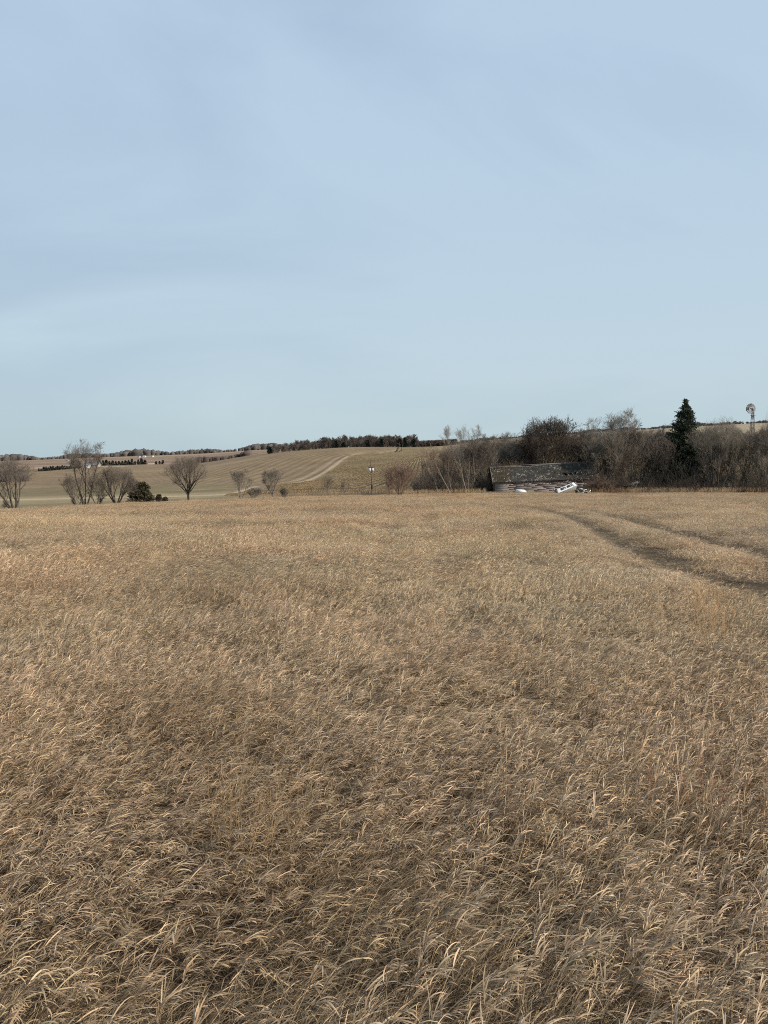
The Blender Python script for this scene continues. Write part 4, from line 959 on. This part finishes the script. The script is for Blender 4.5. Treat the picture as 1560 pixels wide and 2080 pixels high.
weeds('weeds', 'upright golden seed stalks standing out of the grass at lower middle left', 26, clump_gen(500, 1790, .10), 82, [(.55, .42, .26), (.5, .38, .22)], (.40, .55), .0013, .12, 9)
weeds('weeds', 'orange straw stalks standing taller than the grass near the ruts', 46, clump_gen(1430, 1330, .22), 83, [(.60, .42, .24), (.55, .38, .22)], (.5, .8), .0022, .05, 6)
weeds('weeds', 'reddish brown weed with fine seed heads at the right of the near grass', 12, clump_gen(1480, 1740, .12), 84, [(.36, .19, .12), (.42, .24, .15)], (.38, .5), .0014, .1, 12)
weeds('weeds', 'thin pale stalks lying across the near grass', 40, lambda r, n_: (r.uniform(-2.2, 2.4, n_), r.uniform(2.2, 6.5, n_)), 85, [(.58, .46, .27), (.5, .40, .22)], (.6, .95), .0016, 1.4, 3)

# ------------------------------------------------------------------ far woods, hedges, farms
wood_m = plain('far_wood_bark', (.125, .102, .088), .95, .3, .08, .05, True)
wood_g = plain('far_conifers', (.042, .052, .042), .95, .3, .08, .05, True)
def light_tree(seed):
    r = np.random.default_rng(seed)
    lev = bare_tree_data(seed, H=1.0, W=.62, stems=1, r0=.02, zc=.5, fork=(8, 6, 5), ang=(.45, .6, .8), up=.2, tmin=.2, minr=.0055)
    (V, F, c), (V2, F2, c2) = tree_meshes(lev, 1.0, .62, lo=1)
    return np.concatenate([V, V2]), np.concatenate([F, F2 + len(V)])
LT = [light_tree(400 + k) for k in range(6)]
def wood_of(name, label, spots, mat=wood_m, thick=1.0):
    V, F, C, n0 = [], [], [], 0
    r = np.random.default_rng(len(spots))
    for x, y, h, wf in spots:
        v, f = LT[int(r.integers(0, 6))]; a = r.uniform(0, 6.28); R_ = np.array([[math.cos(a), -math.sin(a), 0], [math.sin(a), math.cos(a), 0], [0, 0, 1]])
        V.append((v @ R_.T) * (h * wf, h * wf, h) + (x, y, float(ground(x, y)) - .14 * h)); F.append(f + n0); n0 += len(v); C.append(np.full((len(v), 3), r.uniform(.75, 1.3)))
    return tag(link(name, npmesh(name, np.concatenate(V), np.concatenate(F), mat, np.concatenate(C))), label, 'trees', kind='stuff')
rw_ = np.random.default_rng(9)
sp_ = []
for k in range(340):
    px = rw_.uniform(546, 848); Y = rw_.uniform(752, 830) + (30 if px > 700 else 0); h_ = np.interp(px, [546, 560, 600, 700, 790, 848], [5, 8.5, 10.5, 13, 14.5, 13]) * rw_.uniform(.5, 1.25)
    x = (px - 780) / FPX * Y; sp_.append((x, Y, h_, rw_.uniform(.9, 1.5)))
wood_of('distant_wood', 'dark bare wood along the crest of the tilled hill', sp_)
for k, (px, top, wpx) in enumerate(((549, 905, 9), (683, 893, 7), (747, 892, 9), (775, 890, 7), (812, 889, 8), (822, 888, 8), (840, 890, 9), (698, 896, 8))):
    names_ = ('at its low left tip', 'left of the middle, the taller of two', 'just left of the leaning snag, lower one', 'just left of the leaning snag, upper one', 'right behind the leaning snag', 'immediately right of the leaning snag', 'last at its right end', 'left of the middle, the shorter of two')
    Y = 752 + (30 if px > 700 else 0); H = hfor(px, top + 2.5, Y)
    root = empty('conifer', gpt(px, Y)); tag(root, 'dark conifer in the hilltop wood ' + names_[k], 'conifer', 'conifers of the hilltop wood')
    MB().tube([(0, 0, -1), (0, 0, H * .9)], [.25, .05], 5).build('trunk', bark_dark, root)
    V, F, C = needle_crown(500 + k, H, wpx / ppm(Y) / 2, power=.8, n_br=120, tuft_n=12, sz=1.6, base=.1); link('crown', npmesh('crown', V, F, wood_g, C), root)
sp_ = []
for k in range(360):                     # wood behind the crest, right of the hilltop wood, and hedges along the right ridge
    px = rw_.uniform(842, 925); Y = rw_.uniform(1150, 1250); sp_.append(((px - 780) / FPX * Y, Y, rw_.uniform(9, 13) * np.interp(px, [842, 925], [1.15, .9]), 1.5))
for k in range(900):
    px = rw_.uniform(925, 1700); Y = rw_.uniform(1280, 1400); d_ = np.interp(px, [925, 960, 1050, 1150, 1200, 1240, 1300, 1420, 1500, 1700], [6, 9, 5, 5, 7, 9, 5, 8, 6, 6]) * (1 + .2 * math.sin(px * .09))
    sp_.append(((px - 780) / FPX * Y, Y, d_ * rw_.uniform(.6, 1.1), 1.6))
wood_of('distant_wood', 'dark hedgerow trees along the ridge behind the thicket', sp_)
def far_wood(name, label, pxr, Yr, hr_, n_, seed, mat):
    """far-off woodland mass: many lumpy crowns standing together"""
    r = np.random.default_rng(seed); V, F, C, n0 = [], [], [], 0
    ph = np.linspace(0, 2 * np.pi, 7)[:-1]; el_ = np.array([-.3, .25, .75, 1.15])
    for k in range(n_):
        px = r.uniform(*pxr); Y = r.uniform(*Yr); x = (px - 780) / FPX * Y; h = r.uniform(*hr_) * (1 + .3 * math.sin(px * .05) + .25 * math.sin(px * .021 + 2)); rad = h * r.uniform(.4, .75); z0 = float(ground(x, Y))
        vs = [(rad * math.cos(p) * math.cos(e_) * r.uniform(.7, 1.3), rad * math.sin(p) * math.cos(e_) * r.uniform(.7, 1.3), h * (.45 + .52 * math.sin(e_)) * r.uniform(.85, 1.15)) for e_ in el_ for p in ph]
        vs = [(a, b_, 0) for a, b_, _ in vs[:6]] + vs + [(0, 0, h * r.uniform(.95, 1.1))]
        f4 = [(i * 6 + j, i * 6 + (j + 1) % 6, (i + 1) * 6 + (j + 1) % 6, (i + 1) * 6 + j) for i in range(4) for j in range(6)]
        f4 += [(24 + j, 24 + (j + 1) % 6, 30, 30) for j in range(6)]
        V.append(np.array(vs) + (x, Y, z0)); F.append(np.array(f4) + n0); n0 += len(vs); C.append(np.full((len(vs), 3), r.uniform(.7, 1.4)))
    Fq = np.concatenate(F); tri = Fq[:, 2] == Fq[:, 3]
    return tag(link(name, npmesh(name, np.concatenate(V), [Fq[~tri], Fq[tri][:, :3]], mat, np.concatenate(C))), label, 'trees', kind='stuff')
far_m = plain('far_woods', (.095, .085, .080), .95, .3, .02, .05, True)
far_wood('distant_wood', 'long dark line of woods on the farthest ridge', (-500, 700), (3000, 3350), (11, 20), 1500, 41, far_m)
far_wood('distant_wood', 'reddish brown scrub wood on the middle slope above the round-crowned tree', (405, 505), (960, 1080), (4, 7), 160, 42, plain('scrub_wood', (.085, .064, .055), .95, .3, .05, .05, True))
far_wood('distant_wood', 'low brown scrub on the slope at far left', (-60, 60), (560, 620), (3.5, 6), 60, 43, plain('scrub_brown', (.095, .078, .065), .95, .3, .05, .05, True))
# rows of planted young conifers
def con_row(txt, group, p0, p1, n_, hpx, seed, pyb):
    r = np.random.default_rng(seed); first = []
    for k in range(n_):
        u = k / max(n_ - 1, 1); px = p0 + (p1 - p0) * u; py = pyb[0] + (pyb[1] - pyb[0]) * u; h0 = hit(px, py, 300); Y = h0[1]
        hp = hpx * r.uniform(.8, 1.25); H = hp / ppm(Y)
        if len(first) < 3:
            root = empty('conifer', gpt(px, Y)); first.append((root, H))
            MB().tube([(0, 0, -.3), (0, 0, H * .8)], [.15, .04], 5).build('trunk', bark_dark, root)
            V, F, C = needle_crown(seed + k, H, H * .42, power=.7, n_br=70, tuft_n=8, sz=H * .16, base=.02); link('crown', npmesh('crown', V, F, wood_g, C), root)
            tag(root, txt % ord_(k), 'conifer', group)
        else:
            rt_, h1 = first[k % 3]; s_ = H / h1; copy_tree(rt_, gpt(px, Y), r.uniform(0, 6), (s_ * r.uniform(.9, 1.3),) * 2 + (s_,), txt % ord_(k), group)
def ord_(k): return ('first', 'second', 'third', 'fourth', 'fifth', 'sixth', 'seventh', 'eighth', 'ninth', 'tenth', 'eleventh', 'twelfth', 'thirteenth', 'fourteenth', 'fifteenth', 'sixteenth', 'seventeenth', 'eighteenth')[k]
con_row('small dark conifer of the lower planted row, %s counting from its left end', 'lower planted row of conifers', 80, 142, 14, 7, 600, (958, 953))
con_row('dark conifer of the upper planted row beside the low house, %s counting from the house', 'upper planted row of conifers', 204, 295, 15, 9.5, 640, (946, 943.5))
con_row('dark conifer of the short row beside the pale pond strip, %s counting rightwards', 'short conifer row by the pale strip', 318, 332, 3, 8, 680, (943.5, 943))
con_row('dark conifer shading the left side of the low house, %s counting towards the house', 'conifers beside the low house', 149, 162, 3, 13, 690, (952, 950))
# far houses
def house(label, px, py, w_px, h_px, roof_c, wall_c, seed, roof_px, group=None, rz=0.0, cat='house', depth=7):
    h0 = hit(px, py, 300); Y = h0[1]; s = 1 / ppm(Y); W_, Hh, Rh = w_px * s, h_px * s, roof_px * s
    root = empty('farm_house' if cat == 'house' else 'farm_shed', gpt(px, Y), rz); tag(root, label, cat, group)
    m = MB(); m.hexa([(-W_/2, 0, -1), (W_/2, 0, -1), (W_/2, depth, -1), (-W_/2, depth, -1), (-W_/2, 0, Hh), (W_/2, 0, Hh), (W_/2, depth, Hh), (-W_/2, depth, Hh)])
    m.add([(-W_/2, 0, Hh), (-W_/2, depth, Hh), (-W_/2, depth/2, Hh + Rh * .95)], [[0, 1, 2]]); m.add([(W_/2, 0, Hh), (W_/2, depth, Hh), (W_/2, depth/2, Hh + Rh * .95)], [[0, 1, 2]])
    m.build('wall', wall_c, root)
    m = MB(); ov = .4
    for s_ in (0, 1):
        y0, y1 = (-ov, depth / 2) if s_ == 0 else (depth + ov, depth / 2)
        m.hexa([(-W_/2 - ov, y0, Hh - .1), (W_/2 + ov, y0, Hh - .1), (W_/2 + ov, y1, Hh + Rh), (-W_/2 - ov, y1, Hh + Rh), (-W_/2 - ov, y0, Hh + .15), (W_/2 + ov, y0, Hh + .15), (W_/2 + ov, y1, Hh + Rh + .25), (-W_/2 - ov, y1, Hh + Rh + .25)])
    m.build('roof', roof_c, root)
    k = max(1, int(W_ / 4))
    for i_ in range(min(k, 4)):
        xx = -W_/2 + W_ * (i_ + .5) / min(k, 4); m = MB(); m.box(xx, -.02, Hh * .5, min(1.2, W_ * .2), .06, Hh * .4); m.build('window', glass, root)
    return root
roof_g = plain('grey_roofing', (.22, .22, .23), .7, .15, .3); roof_d = plain('dark_roofing', (.06, .06, .065), .8, .2, .3); wall_w = plain('white_siding', (.55, .54, .52), .7, .08, .3); wall_t = plain('tan_siding', (.36, .32, .27), .8, .1, .3); blk = plain('dark_silo_steel', (.035, .037, .042), .5, .2, .5)
house('low grey-roofed house with a white corner behind the tallest tree', 188, 949, 22, 4, roof_g, wall_t, 1, 6, depth=12)
house('small white gabled wing at the right of the low grey-roofed house', 176, 951, 9, 6, roof_g, wall_w, 2, 3)
GF = 'white farm buildings far off on the ridges'
for k, (lab, px, py, w_, h_, r_) in enumerate((
    ('tiny white farm building on the far skyline left of centre, the largest of three', 292, 929, 9, 2.2, 1.6), ('tiny white farm building at the left of the far skyline farmstead', 283, 929.5, 4, 2, 1.2), ('tiny white farm building at the right of the far skyline farmstead', 310, 928.5, 5, 2.2, 1.4),
    ('tiny white house on the far skyline beside the crown of the tallest tree', 162, 935.5, 4, 2.2, 1.6), ('tiny white shed on the far slope left of the tallest tree', 138, 937, 4, 1.4, .8))):
    house(lab, px, py, w_, h_, roof_g, wall_w, 10 + k, r_, GF, cat='house', depth=10)
for k, (lab, px, py, w_, h_, r_) in enumerate((('long white shed right of the hilltop wood, first of three', 886, 899.5, 10, 3, 2), ('white shed right of the hilltop wood, middle of three', 899, 899, 6, 3, 1.5), ('white shed right of the hilltop wood, nearest the pale-topped trees', 909, 898.5, 6, 3, 1.5))):
    house(lab, px, py, w_, h_, roof_g, wall_w, 30 + k, r_, 'white sheds beyond the hilltop wood', cat='shed', depth=10)
house('white farm building at the foot of the dark silo on the right ridge', 1232, 877, 9, 5, roof_g, wall_w, 40, 3, cat='shed', depth=10)
house('small white building on the right ridge between the silo and the spruce', 1286, 870.5, 4, 3, roof_g, wall_w, 41, 1.5, cat='shed', depth=8)
h0 = gpt(1241, 1050); m = MB(); s = 1 / ppm(1050)
root = empty('silo', h0); tag(root, 'dark silo seen through the fan-crowned tree on the right ridge', 'silo')
Hs = hfor(1241, 862, 1050); MB().tube([(0, 0, -1), (0, 0, Hs * .9)], [3.0, 3.0], 16).build('tank', blk, root)
MB().tube([(0, 0, Hs * .9), (0, 0, Hs * .97), (0, 0, Hs)], [3.0, 1.9, .1], 16).build('dome', blk, root)

# leaning snag with a stone pile on the stubble hill
h0 = hit(806, 918.5, 300); Y = h0[1]; print('snag', h0); root = empty('dead_snag', gpt(806, Y)); tag(root, 'dark leaning dead snag with two bare limbs on the hilltop', 'dead tree'); o_ = np.array(root.location)
Pp = lambda px, py: at(px, py, Y) - o_
m = MB(); m.tube([Pp(802, 921), Pp(807, 912), Pp(813.5, 903)], [.5, .45, .25], 7); m.build('trunk', bark_dark, root)
m = MB(); m.tube([Pp(810, 917), Pp(815, 915), Pp(818, 904)], [.45, .4, .15], 6); m.tube([Pp(806, 917), Pp(811, 910)], [.4, .2], 6); m.tube([Pp(812, 904), Pp(810, 897)], [.22, .1], 5); m.tube([Pp(817, 908), Pp(819, 899)], [.22, .1], 5); m.build('limb', bark_dark, root)
m = MB(); r = np.random.default_rng(2)
for k in range(26):
    c = Pp(803 + r.uniform(0, 9), 921) + (0, -1 + r.uniform(-1, 1), r.uniform(-.1, .5)); s_ = r.uniform(.3, .7)
    v = r.normal(0, 1, (8, 3)); cube = np.array([[-1, -1, -1], [1, -1, -1], [1, 1, -1], [-1, 1, -1], [-1, -1, 1], [1, -1, 1], [1, 1, 1], [-1, 1, 1]]) * .5
    m.hexa(c + (cube + v * .1) * s_)
tag(m.build('stone_pile', plain('field_stones', (.40, .34, .26), .9, .3, 1), None, tuple(o_)), 'low pile of pale field stones under the leaning snag', 'stone pile', kind='stuff')

# ------------------------------------------------------------------ corn stubble on the hill
def stubble_clump(seed):
    r = np.random.default_rng(seed); S = 26
    st_ = np.c_[r.uniform(-1.3, 1.3, S), r.normal(0, .10, S), np.zeros(S)]
    P, T = curve(r, st_, r.uniform(0, 6.28, S), r.normal(.1, .2, S), r.normal(.3, .3, S), r.uniform(.15, .5, S), 3)
    V1, F1 = ribbon(P, np.full((S, 3), .08), side_of(r, T))
    S2 = 30; st2 = np.c_[r.uniform(-1.4, 1.4, S2), r.normal(0, .3, S2), r.uniform(.02, .1, S2)]
    P, T = curve(r, st2, r.uniform(0, 6.28, S2), r.normal(1.3, .2, S2), r.normal(.3, .3, S2), r.uniform(.2, .6, S2), 3)
    V2, F2 = ribbon(P, np.full((S2, 3), .10), side_of(r, T))
    c = np.repeat(np.array([(.28, .215, .13), (.22, .17, .10), (.36, .28, .18)])[r.integers(0, 3, S + S2)], 6, 0)
    return npmesh('stubble_clump', np.concatenate([V1, V2]), np.concatenate([F1, F2 + len(V1)]), grass_m, c)
SP = [stubble_clump(700 + k) for k in range(4)]
rs = np.random.default_rng(17)
x = rs.uniform(-140, 330, 150000); y = rs.uniform(200, 620, 150000)
a_x = x / y; ok = (np.abs(a_x) < .62)
tx_ = np.interp(y, track[:, 1], track[:, 0])
thh = np.arctan2(x - 32, y - 640); rr_ = np.hypot(x - 32, y - 640)
kq = np.round(thh * 205 / 3.0) * 3; hill = (y > 288) & (x > tx_ + 4) & (780 + FPX * a_x > 545)
thq = kq / 205 + 0 * thh; x = np.where(hill, 32 + rr_ * np.sin(thq), x); y = np.where(hill, 640 + rr_ * np.cos(thq), y)
flat = (y > fld_edge(x, y) + 62) & (y < 268) & (x / y > (470 - 780) / FPX)
dens = np.where(hill, np.clip(rr_ / 360, .1, 1), 1)
ok &= (hill | flat) & (rs.uniform(0, 1, len(x)) < dens * (.10 + .22 * (_n2(x, y, .06) > -.1)))
x, y = x[ok], y[ok]; hl = hill[ok]; z = ground(x, y)
ang = np.where(hl, np.pi / 2 - np.arctan2(x - 32, y - 640), 0.02 * np.ones_like(x))
scl = np.repeat(rs.uniform(.7, 1.3, (len(x), 1)), 3, 1)
print('stubble', len(x))
st = scatter('corn_stubble', np.stack([x, y, z], 1), np.stack([0 * x, 0 * x, ang], 1), scl, rs.integers(0, 4, len(x)), SP)
tag(st, 'short straw coloured crop stubble in rows on the hill', 'stubble', kind='stuff')
